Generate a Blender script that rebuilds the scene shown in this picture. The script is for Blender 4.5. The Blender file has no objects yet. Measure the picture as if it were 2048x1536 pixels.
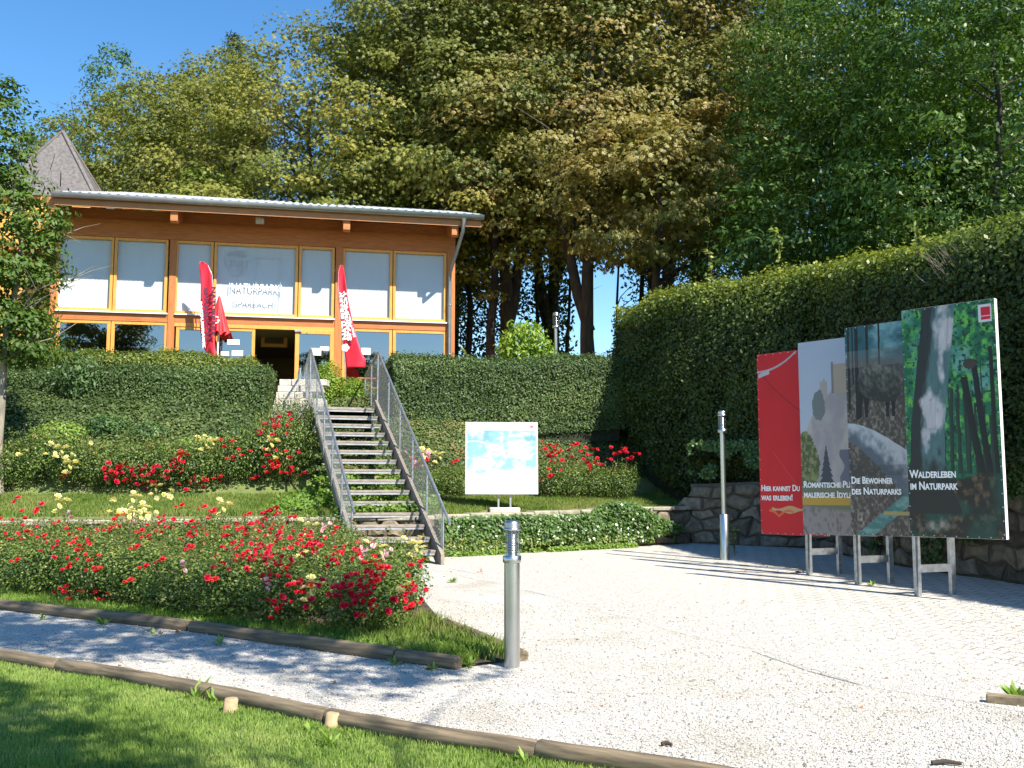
import bpy, math, random
import numpy as np
from mathutils import Vector, Matrix
R = math.radians
random.seed(7); rng = np.random.default_rng(7)
SC = bpy.context.scene; COL = SC.collection

# ------------------------------------------------------------------ camera
F = 2000.0; PITCH = R(6.0); EYE = 1.55
cp, sp = math.cos(PITCH), math.sin(PITCH)
cam_d = bpy.data.cameras.new('camera'); cam = bpy.data.objects.new('camera', cam_d); COL.objects.link(cam)
cam.location = (0, 0, EYE); cam.rotation_euler = (R(90) + PITCH, 0, 0)
cam_d.sensor_width = 36; cam_d.lens = 36 * F / 2048; cam_d.clip_end = 2000; cam_d.clip_start = .05
SC.camera = cam
def ray(px, py):
    u = (px - 1024) / F; v = (768 - py) / F
    return Vector((u, cp - v * sp, sp + v * cp))
def P(px, py, Y):
    d = ray(px, py); t = Y / d.y
    return Vector((d.x * t, Y, EYE + d.z * t))
def g(x, y): return max(0.0, .028 * (min(y, 22.5) - 8.6))
def GP(px, py, dz=0.0):
    "pixel to the point on the ground plane"
    d = ray(px, py); lo, hi = 1.0, 60.0
    for _ in range(50):
        m = (lo + hi) / 2; p = Vector((0, 0, EYE)) + d * (m / d.y)
        if p.z > g(p.x, p.y) + dz: lo = m
        else: hi = m
    return Vector((0, 0, EYE)) + d * (lo / d.y)

# ------------------------------------------------------------------ tagging
def tag(o, label=None, cat=None, group=None, kind=None):
    if label: o['label'] = label
    if cat: o['category'] = cat
    if group: o['group'] = group
    if kind: o['kind'] = kind
    return o
def empty(name, loc=(0, 0, 0), label=None, cat=None, group=None, rz=0):
    o = bpy.data.objects.new(name, None); COL.objects.link(o); o.location = loc; o.rotation_euler = (0, 0, rz)
    o.empty_display_size = .1
    return tag(o, label, cat, group)
def link(name, me, parent=None):
    o = bpy.data.objects.new(name, me); COL.objects.link(o)
    if parent: o.parent = parent
    return o

# ------------------------------------------------------------------ mesh builder
class MB:
    def __init__(s): s.v = []; s.f = []; s.m = []; s.sm = []
    def add(s, vs, fs, mi=0, smooth=False):
        n = len(s.v); s.v += [tuple(v) for v in vs]
        for f in fs: s.f.append([i + n for i in f]); s.m.append(mi); s.sm.append(smooth)
        return s
    def box(s, c, d, rz=0, mi=0, M=None, bev=0):
        hx, hy, hz = d[0] / 2, d[1] / 2, d[2] / 2
        if M is None: M = Matrix.Translation(c) @ Matrix.Rotation(rz, 4, 'Z')
        if bev:
            b = min(bev, hx * .45, hy * .45, hz * .45); vs = []; idx = {}
            for a in (-1, 1):
                for bb in (-1, 1):
                    for cc in (-1, 1):
                        for k, q in enumerate(((hx - b, hy - b, hz), (hx - b, hy, hz - b), (hx, hy - b, hz - b))):
                            idx[(a, bb, cc, k)] = len(vs); vs.append(M @ Vector((a * q[0], bb * q[1], cc * q[2])))
            fs = []; I = idx
            for a in (-1, 1):
                fs.append([I[(x, y, a, 0)] for x, y in ((-1, -1), (1, -1), (1, 1), (-1, 1))])
                fs.append([I[(x, a, z, 1)] for x, z in ((-1, -1), (1, -1), (1, 1), (-1, 1))])
                fs.append([I[(a, y, z, 2)] for y, z in ((-1, -1), (1, -1), (1, 1), (-1, 1))])
                for b2 in (-1, 1):
                    fs.append([I[(-1, a, b2, 0)], I[(1, a, b2, 0)], I[(1, a, b2, 1)], I[(-1, a, b2, 1)]])
                    fs.append([I[(a, -1, b2, 0)], I[(a, 1, b2, 0)], I[(a, 1, b2, 2)], I[(a, -1, b2, 2)]])
                    fs.append([I[(a, b2, -1, 1)], I[(a, b2, 1, 1)], I[(a, b2, 1, 2)], I[(a, b2, -1, 2)]])
                    for c2 in (-1, 1): fs.append([I[(a, b2, c2, k)] for k in range(3)])
            return s.add(vs, fs, mi)
        vs = [M @ Vector((x * hx, y * hy, z * hz)) for z in (-1, 1) for y in (-1, 1) for x in (-1, 1)]
        return s.add(vs, [(0, 2, 3, 1), (4, 5, 7, 6), (0, 1, 5, 4), (2, 6, 7, 3), (0, 4, 6, 2), (1, 3, 7, 5)], mi)
    def beam(s, a, b, w, h, mi=0, bev=0):
        a, b = Vector(a), Vector(b); d = b - a; L = d.length
        q = d.to_track_quat('X', 'Z').to_matrix().to_4x4()
        return s.box(None, (L, w, h), mi=mi, M=Matrix.Translation((a + b) / 2) @ q, bev=bev)
    def tube(s, pts, rad, n=10, cap=True, mi=0, smooth=True):
        pts = [Vector(p) for p in pts]
        if not hasattr(rad, '__len__'): rad = [rad] * len(pts)
        vs = []; up = Vector((0, 0, 1))
        for i, p in enumerate(pts):
            d = (pts[min(i + 1, len(pts) - 1)] - pts[max(i - 1, 0)]).normalized()
            if i == 0:
                x = d.cross(up if abs(d.z) < .95 else Vector((1, 0, 0))).normalized()
            else: x = (x - d * x.dot(d)).normalized()
            y = d.cross(x)
            for k in range(n):
                t = 2 * math.pi * k / n
                vs.append(p + (x * math.cos(t) + y * math.sin(t)) * rad[i])
        fs = []
        for i in range(len(pts) - 1):
            for k in range(n):
                k2 = (k + 1) % n
                fs.append((i * n + k, i * n + k2, (i + 1) * n + k2, (i + 1) * n + k))
        s.add(vs, fs, mi, smooth)
        if cap:
            s.add(vs[:n], [list(range(n))[::-1]], mi); s.add(vs[-n:], [list(range(n))], mi)
        return s
    def lathe(s, c, prof, n=24, mi=0, smooth=True):
        vs = []; c = Vector(c)
        for r, z in prof:
            for k in range(n):
                t = 2 * math.pi * k / n; vs.append(c + Vector((r * math.cos(t), r * math.sin(t), z)))
        fs = [(i * n + k, i * n + (k + 1) % n, (i + 1) * n + (k + 1) % n, (i + 1) * n + k) for i in range(len(prof) - 1) for k in range(n)]
        return s.add(vs, fs, mi, smooth)
    def quad(s, a, b, c, d, mi=0): return s.add([a, b, c, d], [(0, 1, 2, 3)], mi)
    def build(s, name, mats, parent=None):
        me = bpy.data.meshes.new(name); me.from_pydata(s.v, [], s.f)
        if not isinstance(mats, (list, tuple)): mats = [mats]
        for m in mats: me.materials.append(m)
        me.polygons.foreach_set('material_index', s.m); me.polygons.foreach_set('use_smooth', s.sm)
        me.update()
        return link(name, me, parent)

def quads_mesh(name, V, mats, attrs=None, nv=4, midx=None):
    "V: (N,nv,3) array, one face each; attrs: dict of (N,) floats on faces"
    N = V.shape[0]; me = bpy.data.meshes.new(name)
    me.vertices.add(N * nv); me.vertices.foreach_set('co', V.reshape(-1).astype(np.float32))
    me.loops.add(N * nv); me.loops.foreach_set('vertex_index', np.arange(N * nv, dtype=np.int32))
    me.polygons.add(N); me.polygons.foreach_set('loop_start', np.arange(0, N * nv, nv, dtype=np.int32))
    for m in (mats if isinstance(mats, (list, tuple)) else [mats]): me.materials.append(m)
    if midx is not None: me.polygons.foreach_set('material_index', midx.astype(np.int32))
    for k, a in (attrs or {}).items():
        at = me.attributes.new(k, 'FLOAT', 'FACE'); at.data.foreach_set('value', a.astype(np.float32))
    me.update(calc_edges=True)
    return me
def unit(a): return a / np.maximum(np.linalg.norm(a, axis=-1, keepdims=True), 1e-9)
def leaves(C, Nn, L, W, droop=0.0, dirs=None):
    "diamond leaves at C, roughly facing Nn, length L, width W"
    N = len(C)
    Nn = unit(Nn)
    d = rng.normal(size=(N, 3)) if dirs is None else dirs
    d = d - (d * Nn).sum(1, keepdims=True) * Nn; d = unit(d)
    d[:, 2] -= droop; d = unit(d)
    s = unit(np.cross(d, Nn)); L = np.broadcast_to(L, (N,))[:, None]; W = np.broadcast_to(W, (N,))[:, None]
    n2 = np.cross(s, d)
    V = np.stack([C, C + d * L * .45 + s * W * .5 - n2 * W * .12, C + d * L - n2 * L * .12, C + d * L * .45 - s * W * .5 - n2 * W * .12], 1)
    return V
def palm(C, Nn, L, W, droop=.4, k=5):
    "palmate leaves: k leaflets fanned round the stalk"
    N = len(C); Nn = unit(Nn); d = rng.normal(size=(N, 3)) + np.array([0, 0, -.3])
    d = unit(d - (d * Nn).sum(1, keepdims=True) * Nn); s = np.cross(Nn, d); out = []
    for i in range(k):
        a = (i - (k - 1) / 2) * .62
        dd = d * math.cos(a) + s * math.sin(a)
        out.append(leaves(C, Nn + rng.normal(size=(N, 3)) * .15, L * (1 - .12 * abs(i - (k - 1) / 2)), W, droop, dirs=dd))
    return np.concatenate(out)

# numpy value noise
def vnoise(x, y, seed=0):
    xi = np.floor(x).astype(int); yi = np.floor(y).astype(int); fx = x - xi; fy = y - yi
    fx = fx * fx * (3 - 2 * fx); fy = fy * fy * (3 - 2 * fy)
    def h(a, b):
        n = (a * 374761393 + b * 668265263 + seed * 1442695) & 0x7fffffff
        n = ((n ^ (n >> 13)) * 1274126177) & 0x7fffffff
        return ((n ^ (n >> 16)) & 0xffff) / 65535.0
    return (h(xi, yi) * (1 - fx) + h(xi + 1, yi) * fx) * (1 - fy) + (h(xi, yi + 1) * (1 - fx) + h(xi + 1, yi + 1) * fx) * fy
def fbm(x, y, seed=0, o=4):
    s = 0; a = .5
    for i in range(o): s = s + a * vnoise(x * 2 ** i, y * 2 ** i, seed + i); a *= .5
    return s / (1 - .5 ** o)

# ------------------------------------------------------------------ materials
def lin(c):
    return tuple((x / 12.92 if x <= .04045 else ((x + .055) / 1.055) ** 2.4) for x in c[:3]) + (1,)
def newmat(name):
    m = bpy.data.materials.new(name); m.use_nodes = True; nt = m.node_tree
    return m, nt, nt.nodes['Principled BSDF'], nt.nodes['Material Output']
def N(nt, t, **kw):
    n = nt.nodes.new(t)
    for k, v in kw.items():
        if k in n.inputs: n.inputs[k].default_value = v
        else: setattr(n, k, v)
    return n
def ramp(nt, stops, fac=None, interp='LINEAR'):
    r = nt.nodes.new('ShaderNodeValToRGB'); e = r.color_ramp.elements; r.color_ramp.interpolation = interp
    while len(e) > 1: e.remove(e[-1])
    e[0].position = stops[0][0]; e[0].color = stops[0][1] + ((1,) if len(stops[0][1]) == 3 else ())
    for p, c in stops[1:]:
        x = e.new(p); x.color = c + ((1,) if len(c) == 3 else ())
    if fac is not None: nt.links.new(fac, r.inputs[0])
    return r
def simple(name, col, rough=.6, metal=0, noise=0, nscale=8, bump=0, bscale=40, spec=.5, stretch=None, coat=0):
    m, nt, b, o = newmat(name)
    b.inputs['Base Color'].default_value = tuple(col) + (1,); b.inputs['Roughness'].default_value = rough
    b.inputs['Metallic'].default_value = metal; b.inputs['Specular IOR Level'].default_value = spec
    b.inputs['Coat Weight'].default_value = coat
    tc = N(nt, 'ShaderNodeTexCoord'); mp = N(nt, 'ShaderNodeMapping'); nt.links.new(tc.outputs['Object'], mp.inputs[0])
    if stretch: mp.inputs['Scale'].default_value = stretch
    if noise:
        n = N(nt, 'ShaderNodeTexNoise', Scale=nscale, Detail=6.0); nt.links.new(mp.outputs[0], n.inputs['Vector'])
        lo = tuple(max(0, c * (1 - noise)) for c in col); hi = tuple(min(1, c * (1 + noise)) for c in col)
        r = ramp(nt, [(.3, lo), (.7, hi)], n.outputs['Fac']); nt.links.new(r.outputs[0], b.inputs['Base Color'])
    if bump:
        n = N(nt, 'ShaderNodeTexNoise', Scale=bscale, Detail=4.0); nt.links.new(mp.outputs[0], n.inputs['Vector'])
        bp = N(nt, 'ShaderNodeBump', Strength=bump, Distance=.02); nt.links.new(n.outputs['Fac'], bp.inputs['Height'])
        nt.links.new(bp.outputs[0], b.inputs['Normal'])
    return m
def leafmat(name, stops, rough=.45, trans=.3, spec=.4):
    m, nt, b, o = newmat(name)
    a = N(nt, 'ShaderNodeAttribute', attribute_name='tone')
    r = ramp(nt, stops, a.outputs['Fac'])
    nt.links.new(r.outputs[0], b.inputs['Base Color'])
    b.inputs['Roughness'].default_value = rough; b.inputs['Specular IOR Level'].default_value = spec
    t = N(nt, 'ShaderNodeBsdfTranslucent'); hs = N(nt, 'ShaderNodeHueSaturation', Value=1.5, Saturation=1.1)
    nt.links.new(r.outputs[0], hs.inputs['Color']); nt.links.new(hs.outputs[0], t.inputs[0])
    mx = N(nt, 'ShaderNodeMixShader'); mx.inputs[0].default_value = trans
    nt.links.new(b.outputs[0], mx.inputs[1]); nt.links.new(t.outputs[0], mx.inputs[2]); nt.links.new(mx.outputs[0], o.inputs[0])
    return m
def woodmat(name, c1, c2, scale=(2, 30, 30), rough=.6, knots=True, turn=0):
    m, nt, b, o = newmat(name)
    tc = N(nt, 'ShaderNodeTexCoord'); mp = N(nt, 'ShaderNodeMapping'); mp.inputs['Scale'].default_value = scale
    mr = N(nt, 'ShaderNodeMapping'); mr.inputs['Rotation'].default_value = (0, 0, turn); nt.links.new(tc.outputs['Object'], mr.inputs[0])
    nt.links.new(mr.outputs[0], mp.inputs[0])
    n = N(nt, 'ShaderNodeTexNoise', Scale=1.0, Detail=7.0, Roughness=.6); nt.links.new(mp.outputs[0], n.inputs['Vector'])
    r = ramp(nt, [(.3, c1), (.7, c2)], n.outputs['Fac'])
    col = r.outputs[0]
    if knots:
        v = N(nt, 'ShaderNodeTexVoronoi', Scale=2.5); nt.links.new(tc.outputs['Object'], v.inputs['Vector'])
        k = ramp(nt, [(.0, (.35, .3, .25)), (.07, (1, 1, 1))], v.outputs['Distance'])
        mx = N(nt, 'ShaderNodeMix', data_type='RGBA', blend_type='MULTIPLY'); mx.inputs[0].default_value = .8
        nt.links.new(col, mx.inputs[6]); nt.links.new(k.outputs[0], mx.inputs[7]); col = mx.outputs[2]
    nt.links.new(col, b.inputs['Base Color']); b.inputs['Roughness'].default_value = rough
    bp = N(nt, 'ShaderNodeBump', Strength=.25, Distance=.01); nt.links.new(n.outputs['Fac'], bp.inputs['Height']); nt.links.new(bp.outputs[0], b.inputs['Normal'])
    return m
def vcmat(name, rough=.35, coat=.15):
    m, nt, b, o = newmat(name)
    a = N(nt, 'ShaderNodeAttribute', attribute_name='paint'); nt.links.new(a.outputs['Color'], b.inputs['Base Color'])
    b.inputs['Roughness'].default_value = rough; b.inputs['Coat Weight'].default_value = coat
    return m

M = {}
M['steel'] = simple('galvanised_steel', (.42, .44, .46), .42, .85, .25, 14, .05, 60)
M['steel_dull'] = simple('weathered_steel', (.36, .37, .39), .55, .5, .2, 9)
M['stainless'] = simple('brushed_stainless', (.56, .56, .55), .3, 1, .08, 3)
M['chrome'] = simple('polished_steel', (.6, .6, .62), .18, 1)
M['zinc'] = simple('zinc_sheet', (.3, .31, .33), .4, .8, .12, 5)
M['white'] = simple('white_enamel', (.8, .8, .8), .4)
M['bark'] = simple('chestnut_bark', (.06, .045, .035), .9, 0, .5, 6, .8, 12, stretch=(1, 1, .3))
M['bark_dark'] = simple('dark_bark', (.03, .024, .02), .9, 0, .5, 6, .8, 12, stretch=(1, 1, .3))
M['bark_grey'] = simple('grey_bark', (.22, .19, .15), .9, 0, .4, 8, .6, 20, stretch=(1, 1, .3))
M['stem'] = simple('green_brown_stem', (.08, .07, .03), .7)
M['orange_wood'] = woodmat('orange_glazed_timber', (.34, .1, .025), (.5, .18, .05), (3, 30, 30))
M['fascia_wood'] = woodmat('brown_weathered_fascia', (.3, .12, .045), (.42, .19, .08), (3, 30, 30))
M['orange_wood_v'] = woodmat('orange_glazed_post', (.36, .11, .028), (.52, .19, .052), (30, 30, 3))
M['yellow_wood'] = woodmat('yellow_glazed_frame', (.62, .27, .05), (.74, .35, .075), (20, 20, 4), .45, False)
M['grey_wood'] = woodmat('weathered_grey_timber', (.17, .14, .115), (.34, .29, .24), (3, 30, 30), .85)
M['log'] = woodmat('weathered_log', (.115, .085, .05), (.3, .235, .15), (2.5, 22, 22), .9)
M['cut_wood'] = woodmat('sawn_end_grain', (.3, .2, .11), (.48, .34, .2), (14, 14, 14), .9)
M['red_cloth'] = simple('red_flag_fabric', (.72, .018, .045), .6, 0, .12, 3)
M['red_cloth2'] = simple('red_umbrella_fabric', (.75, .02, .03), .6, 0, .12, 3)
M['text_white'] = simple('white_lettering', (.85, .85, .85), .5)
M['text_dark'] = simple('dark_lettering', (.12, .02, .05), .5)
M['text_grey'] = simple('grey_etched_lettering', (.45, .5, .56), .5)
M['text_line'] = simple('pale_etched_lettering', (.66, .7, .74), .5)
M['wall_yellow'] = simple('ochre_render', (.62, .34, .08), .85, 0, .1, 3, .2, 60)
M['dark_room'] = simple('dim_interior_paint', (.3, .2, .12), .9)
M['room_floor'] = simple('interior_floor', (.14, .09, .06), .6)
M['blind'] = simple('white_vertical_blind', (.54, .57, .59), .8)
M['grey_tile'] = simple('grey_slate_shingle', (.125, .112, .11), .75, 0, .35, 10, .3, 30)
M['paver_stone'] = simple('pale_step_stone', (.5, .46, .4), .85, 0, .3, 5, .5, 25)
M['mortar'] = simple('dark_wall_joint', (.09, .08, .065), .95, 0, .3, 6)
M['concrete'] = simple('old_concrete', (.46, .43, .38), .9, 0, .2, 6, .4, 40)
M['cap_stone'] = simple('mossy_capstone', (.3, .27, .2), .9, 0, .4, 5, .5, 30)
M['soil'] = simple('dark_soil', (.055, .04, .025), .95, 0, .5, 5, .8, 30)
M['paper'] = simple('white_paper', (.85, .85, .83), .7)
M['coal'] = simple('dark_twig', (.05, .035, .025), .9)
M['pic'] = vcmat('printed_picture', .55, 0); M['map'] = vcmat('overexposed_map_print', .28, .5)

def glassmat(name, tint=(.9, .95, 1), f=.10, dens=.0):
    m, nt, b, o = newmat(name); nt.nodes.remove(b)
    t = N(nt, 'ShaderNodeBsdfTransparent'); t.inputs[0].default_value = tint + (1,)
    gl = N(nt, 'ShaderNodeBsdfGlossy', Roughness=.02); lw_ = N(nt, 'ShaderNodeLayerWeight', Blend=.5); fr = N(nt, 'ShaderNodeMath', operation='POWER'); fr.inputs[1].default_value = 4.0; nt.links.new(lw_.outputs['Facing'], fr.inputs[0])
    ad = N(nt, 'ShaderNodeMath', operation='ADD', use_clamp=True); ad.inputs[1].default_value = f; nt.links.new(fr.outputs[0], ad.inputs[0])
    mx = N(nt, 'ShaderNodeMixShader'); nt.links.new(ad.outputs[0], mx.inputs[0]); nt.links.new(t.outputs[0], mx.inputs[1]); nt.links.new(gl.outputs[0], mx.inputs[2])
    nt.links.new(mx.outputs[0], o.inputs[0]); return m
M['glass'] = glassmat('clear_window_glass', (.93, .96, 1), .02)
M['glass_low'] = glassmat('reflecting_window_glass', (.55, .62, .7), .34)
M['tube_glass'] = glassmat('lamp_glass', (.95, .97, .97), .02)

def stonemat():
    m, nt, b, o = newmat('rubble_stone')
    tc = N(nt, 'ShaderNodeTexCoord'); a = N(nt, 'ShaderNodeNewGeometry')
    r = ramp(nt, [(0, (.09, .075, .055)), (.4, (.17, .14, .1)), (.75, (.26, .215, .16)), (1, (.15, .135, .11))], a.outputs['Random Per Island'])
    n = N(nt, 'ShaderNodeTexNoise', Scale=9.0, Detail=8.0); nt.links.new(tc.outputs['Object'], n.inputs['Vector'])
    r2 = ramp(nt, [(.3, (.5, .5, .48)), (.65, (1.1, 1.08, 1.05))], n.outputs['Fac'])
    mx = N(nt, 'ShaderNodeMix', data_type='RGBA', blend_type='MULTIPLY'); mx.inputs[0].default_value = 1
    nt.links.new(r.outputs[0], mx.inputs[6]); nt.links.new(r2.outputs[0], mx.inputs[7]); nt.links.new(mx.outputs[2], b.inputs['Base Color'])
    b.inputs['Roughness'].default_value = .9
    bp = N(nt, 'ShaderNodeBump', Strength=.8, Distance=.04); nt.links.new(n.outputs['Fac'], bp.inputs['Height']); nt.links.new(bp.outputs[0], b.inputs['Normal'])
    return m
M['stone'] = stonemat()

def gravelmat():
    m, nt, b, o = newmat('pale_gravel')
    tc = N(nt, 'ShaderNodeTexCoord')
    v = N(nt, 'ShaderNodeTexVoronoi', Scale=75.0); nt.links.new(tc.outputs['Object'], v.inputs['Vector'])
    sep = N(nt, 'ShaderNodeSeparateColor'); nt.links.new(v.outputs['Color'], sep.inputs[0])
    r = ramp(nt, [(0, (.25, .23, .2)), (.11, (.4, .375, .34)), (.45, (.5, .47, .43)), (1, (.64, .615, .57))], sep.outputs[0])
    n = N(nt, 'ShaderNodeTexNoise', Scale=1.2, Detail=5.0); nt.links.new(tc.outputs['Object'], n.inputs['Vector'])
    r2 = ramp(nt, [(.3, (.8, .77, .72)), (.45, (.95, .94, .91)), (.62, (1, 1, 1))], n.outputs['Fac'])
    mx = N(nt, 'ShaderNodeMix', data_type='RGBA', blend_type='MULTIPLY'); mx.inputs[0].default_value = 1
    nt.links.new(r.outputs[0], mx.inputs[6]); nt.links.new(r2.outputs[0], mx.inputs[7]); nt.links.new(mx.outputs[2], b.inputs['Base Color'])
    b.inputs['Roughness'].default_value = .9
    bp = N(nt, 'ShaderNodeBump', Strength=.9, Distance=.012, invert=True); nt.links.new(v.outputs['Distance'], bp.inputs['Height']); nt.links.new(bp.outputs[0], b.inputs['Normal'])
    return m
M['gravel'] = gravelmat()
def pavemat():
    m, nt, b, o = newmat('block_paving')
    tc = N(nt, 'ShaderNodeTexCoord'); mp = N(nt, 'ShaderNodeMapping'); mp.inputs['Rotation'].default_value = (0, 0, R(50))
    nz = N(nt, 'ShaderNodeTexNoise', Scale=1.5, Detail=2.0); nt.links.new(tc.outputs['Object'], nz.inputs['Vector'])
    vm = N(nt, 'ShaderNodeVectorMath', operation='SCALE'); vm.inputs['Scale'].default_value = .05; nt.links.new(nz.outputs['Color'], vm.inputs[0])
    va = N(nt, 'ShaderNodeVectorMath', operation='ADD'); nt.links.new(tc.outputs['Object'], va.inputs[0]); nt.links.new(vm.outputs[0], va.inputs[1])
    nt.links.new(va.outputs[0], mp.inputs[0])
    br = N(nt, 'ShaderNodeTexBrick'); nt.links.new(mp.outputs[0], br.inputs['Vector'])
    br.inputs['Scale'].default_value = 1; br.inputs['Brick Width'].default_value = .3; br.inputs['Row Height'].default_value = .2
    br.inputs['Mortar Size'].default_value = .012; br.inputs['Mortar Smooth'].default_value = .3
    br.inputs['Color1'].default_value = (.5, .475, .435, 1); br.inputs['Color2'].default_value = (.43, .41, .375, 1); br.inputs['Mortar'].default_value = (.19, .175, .15, 1)
    # sand and fine gravel washed over the blocks, thicker towards the loose gravel
    n = N(nt, 'ShaderNodeTexNoise', Scale=.9, Detail=7.0, Roughness=.65); nt.links.new(tc.outputs['Object'], n.inputs['Vector'])
    sx = N(nt, 'ShaderNodeSeparateXYZ'); nt.links.new(tc.outputs['Object'], sx.inputs[0])
    ma = N(nt, 'ShaderNodeMath', operation='MULTIPLY'); ma.inputs[1].default_value = .46; nt.links.new(sx.outputs['X'], ma.inputs[0])
    mb = N(nt, 'ShaderNodeMath', operation='MULTIPLY'); mb.inputs[1].default_value = .075; nt.links.new(sx.outputs['Y'], mb.inputs[0])
    mc = N(nt, 'ShaderNodeMath', operation='ADD'); nt.links.new(ma.outputs[0], mc.inputs[0]); nt.links.new(mb.outputs[0], mc.inputs[1])
    md = N(nt, 'ShaderNodeMath', operation='SUBTRACT'); md.inputs[0].default_value = 3.0; nt.links.new(mc.outputs[0], md.inputs[1])
    me_ = N(nt, 'ShaderNodeMath', operation='MULTIPLY_ADD'); me_.inputs[1].default_value = 2.0; me_.inputs[2].default_value = -1.05; nt.links.new(n.outputs['Fac'], me_.inputs[0])
    mf = N(nt, 'ShaderNodeMath', operation='ADD', use_clamp=True); nt.links.new(md.outputs[0], mf.inputs[0]); nt.links.new(me_.outputs[0], mf.inputs[1])
    v = N(nt, 'ShaderNodeTexVoronoi', Scale=75.0); nt.links.new(tc.outputs['Object'], v.inputs['Vector'])
    sep = N(nt, 'ShaderNodeSeparateColor'); nt.links.new(v.outputs['Color'], sep.inputs[0])
    gr = ramp(nt, [(0, (.25, .23, .2)), (.11, (.4, .375, .34)), (.45, (.5, .47, .43)), (1, (.64, .615, .57))], sep.outputs[0])
    mx = N(nt, 'ShaderNodeMix', data_type='RGBA'); nt.links.new(mf.outputs[0], mx.inputs[0]); nt.links.new(br.outputs['Color'], mx.inputs[6]); nt.links.new(gr.outputs[0], mx.inputs[7])
    n3 = N(nt, 'ShaderNodeTexNoise', Scale=30.0, Detail=5.0); nt.links.new(tc.outputs['Object'], n3.inputs['Vector'])
    r3 = ramp(nt, [(.3, (.85, .85, .85)), (.6, (1.05, 1.05, 1.04))], n3.outputs['Fac'])
    m2 = N(nt, 'ShaderNodeMix', data_type='RGBA', blend_type='MULTIPLY'); m2.inputs[0].default_value = 1
    nt.links.new(mx.outputs[2], m2.inputs[6]); nt.links.new(r3.outputs[0], m2.inputs[7]); nt.links.new(m2.outputs[2], b.inputs['Base Color'])
    b.inputs['Roughness'].default_value = .85
    bp = N(nt, 'ShaderNodeBump', Strength=.4, Distance=.01, invert=True); nt.links.new(br.outputs['Fac'], bp.inputs['Height'])
    b2 = N(nt, 'ShaderNodeBump', Distance=.012, invert=True); nt.links.new(mf.outputs[0], b2.inputs['Strength']); nt.links.new(v.outputs['Distance'], b2.inputs['Height']); nt.links.new(bp.outputs[0], b2.inputs['Normal']); nt.links.new(b2.outputs[0], b.inputs['Normal'])
    return m
M['paving'] = pavemat()
def turfmat(name, c1, c2, c3):
    m, nt, b, o = newmat(name)
    tc = N(nt, 'ShaderNodeTexCoord')
    n = N(nt, 'ShaderNodeTexNoise', Scale=1.3, Detail=8.0, Roughness=.7); nt.links.new(tc.outputs['Object'], n.inputs['Vector'])
    r = ramp(nt, [(.3, c1), (.5, c2), (.72, c3)], n.outputs['Fac']); nt.links.new(r.outputs[0], b.inputs['Base Color'])
    b.inputs['Roughness'].default_value = .9
    n2 = N(nt, 'ShaderNodeTexNoise', Scale=60.0, Detail=3.0); nt.links.new(tc.outputs['Object'], n2.inputs['Vector'])
    bp = N(nt, 'ShaderNodeBump', Strength=.8, Distance=.03); nt.links.new(n2.outputs['Fac'], bp.inputs['Height']); nt.links.new(bp.outputs[0], b.inputs['Normal'])
    return m
M['turf'] = turfmat('lawn_soil_and_thatch', (.08, .12, .03), (.13, .18, .05), (.19, .2, .08))
M['turf2'] = turfmat('terrace_turf', (.09, .11, .03), (.15, .19, .05), (.24, .2, .1))
M['hill'] = turfmat('wooded_hillside', (.03, .035, .015), (.05, .055, .02), (.07, .06, .03))

GRN = lambda *s: [(p, c) for p, c in s]
M['l_chest'] = leafmat('chestnut_leaf', [(0, (.05, .075, .018)), (.3, (.11, .14, .028)), (.55, (.2, .195, .045)), (.8, (.26, .205, .055)), (1, (.28, .165, .05))], .5, .28)
M['l_chest_g'] = leafmat('yellow_green_chestnut_leaf', [(0, (.065, .09, .015)), (.4, (.16, .18, .03)), (.75, (.26, .25, .045)), (1, (.3, .2, .045))], .5, .3)
M['l_horn'] = leafmat('dark_green_leaf', [(0, (.024, .048, .008)), (.5, (.055, .105, .014)), (.9, (.105, .17, .028)), (1, (.25, .14, .03))], .5, .25, .3)
M['l_horn2'] = leafmat('bright_hornbeam_leaf', [(0, (.03, .06, .01)), (.5, (.075, .14, .02)), (.9, (.14, .22, .035)), (1, (.28, .16, .03))], .45, .3, .4)
M['l_blue'] = leafmat('fresh_green_leaf', [(0, (.035, .075, .025)), (.5, (.07, .14, .04)), (1, (.12, .2, .06))], .5, .3)
M['l_lime'] = leafmat('lime_green_leaf', [(0, (.08, .14, .015)), (.5, (.16, .27, .03)), (1, (.3, .4, .06))], .5, .35)
M['l_con'] = leafmat('conifer_needle', [(0, (.012, .03, .015)), (1, (.035, .065, .03))], .6, .1)
M['l_hedge'] = leafmat('privet_leaf', [(0, (.035, .065, .02)), (.5, (.08, .13, .04)), (.9, (.14, .2, .06)), (1, (.22, .17, .07))], .5, .2, .3)
M['l_hedge2'] = leafmat('hornbeam_hedge_leaf', [(0, (.04, .065, .015)), (.45, (.08, .12, .025)), (.8, (.18, .23, .04)), (1, (.34, .35, .06))], .45, .3)
M['l_ivy'] = leafmat('ivy_leaf', [(0, (.025, .06, .015)), (.5, (.06, .12, .025)), (.85, (.13, .21, .045)), (1, (.26, .26, .06))], .38, .15, .5)
M['l_ivyb'] = leafmat('slope_groundcover_leaf', [(0, (.03, .055, .018)), (.5, (.08, .12, .035)), (.8, (.14, .18, .05)), (1, (.28, .16, .08))], .5, .2, .3)
M['l_rose'] = leafmat('rose_leaf', [(0, (.025, .055, .012)), (.4, (.09, .155, .03)), (.72, (.2, .26, .055)), (1, (.36, .2, .08))], .45, .3, .4)
M['l_grass'] = leafmat('grass_blade', [(0, (.13, .21, .04)), (.5, (.25, .36, .08)), (1, (.42, .46, .17))], .5, .4)
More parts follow.
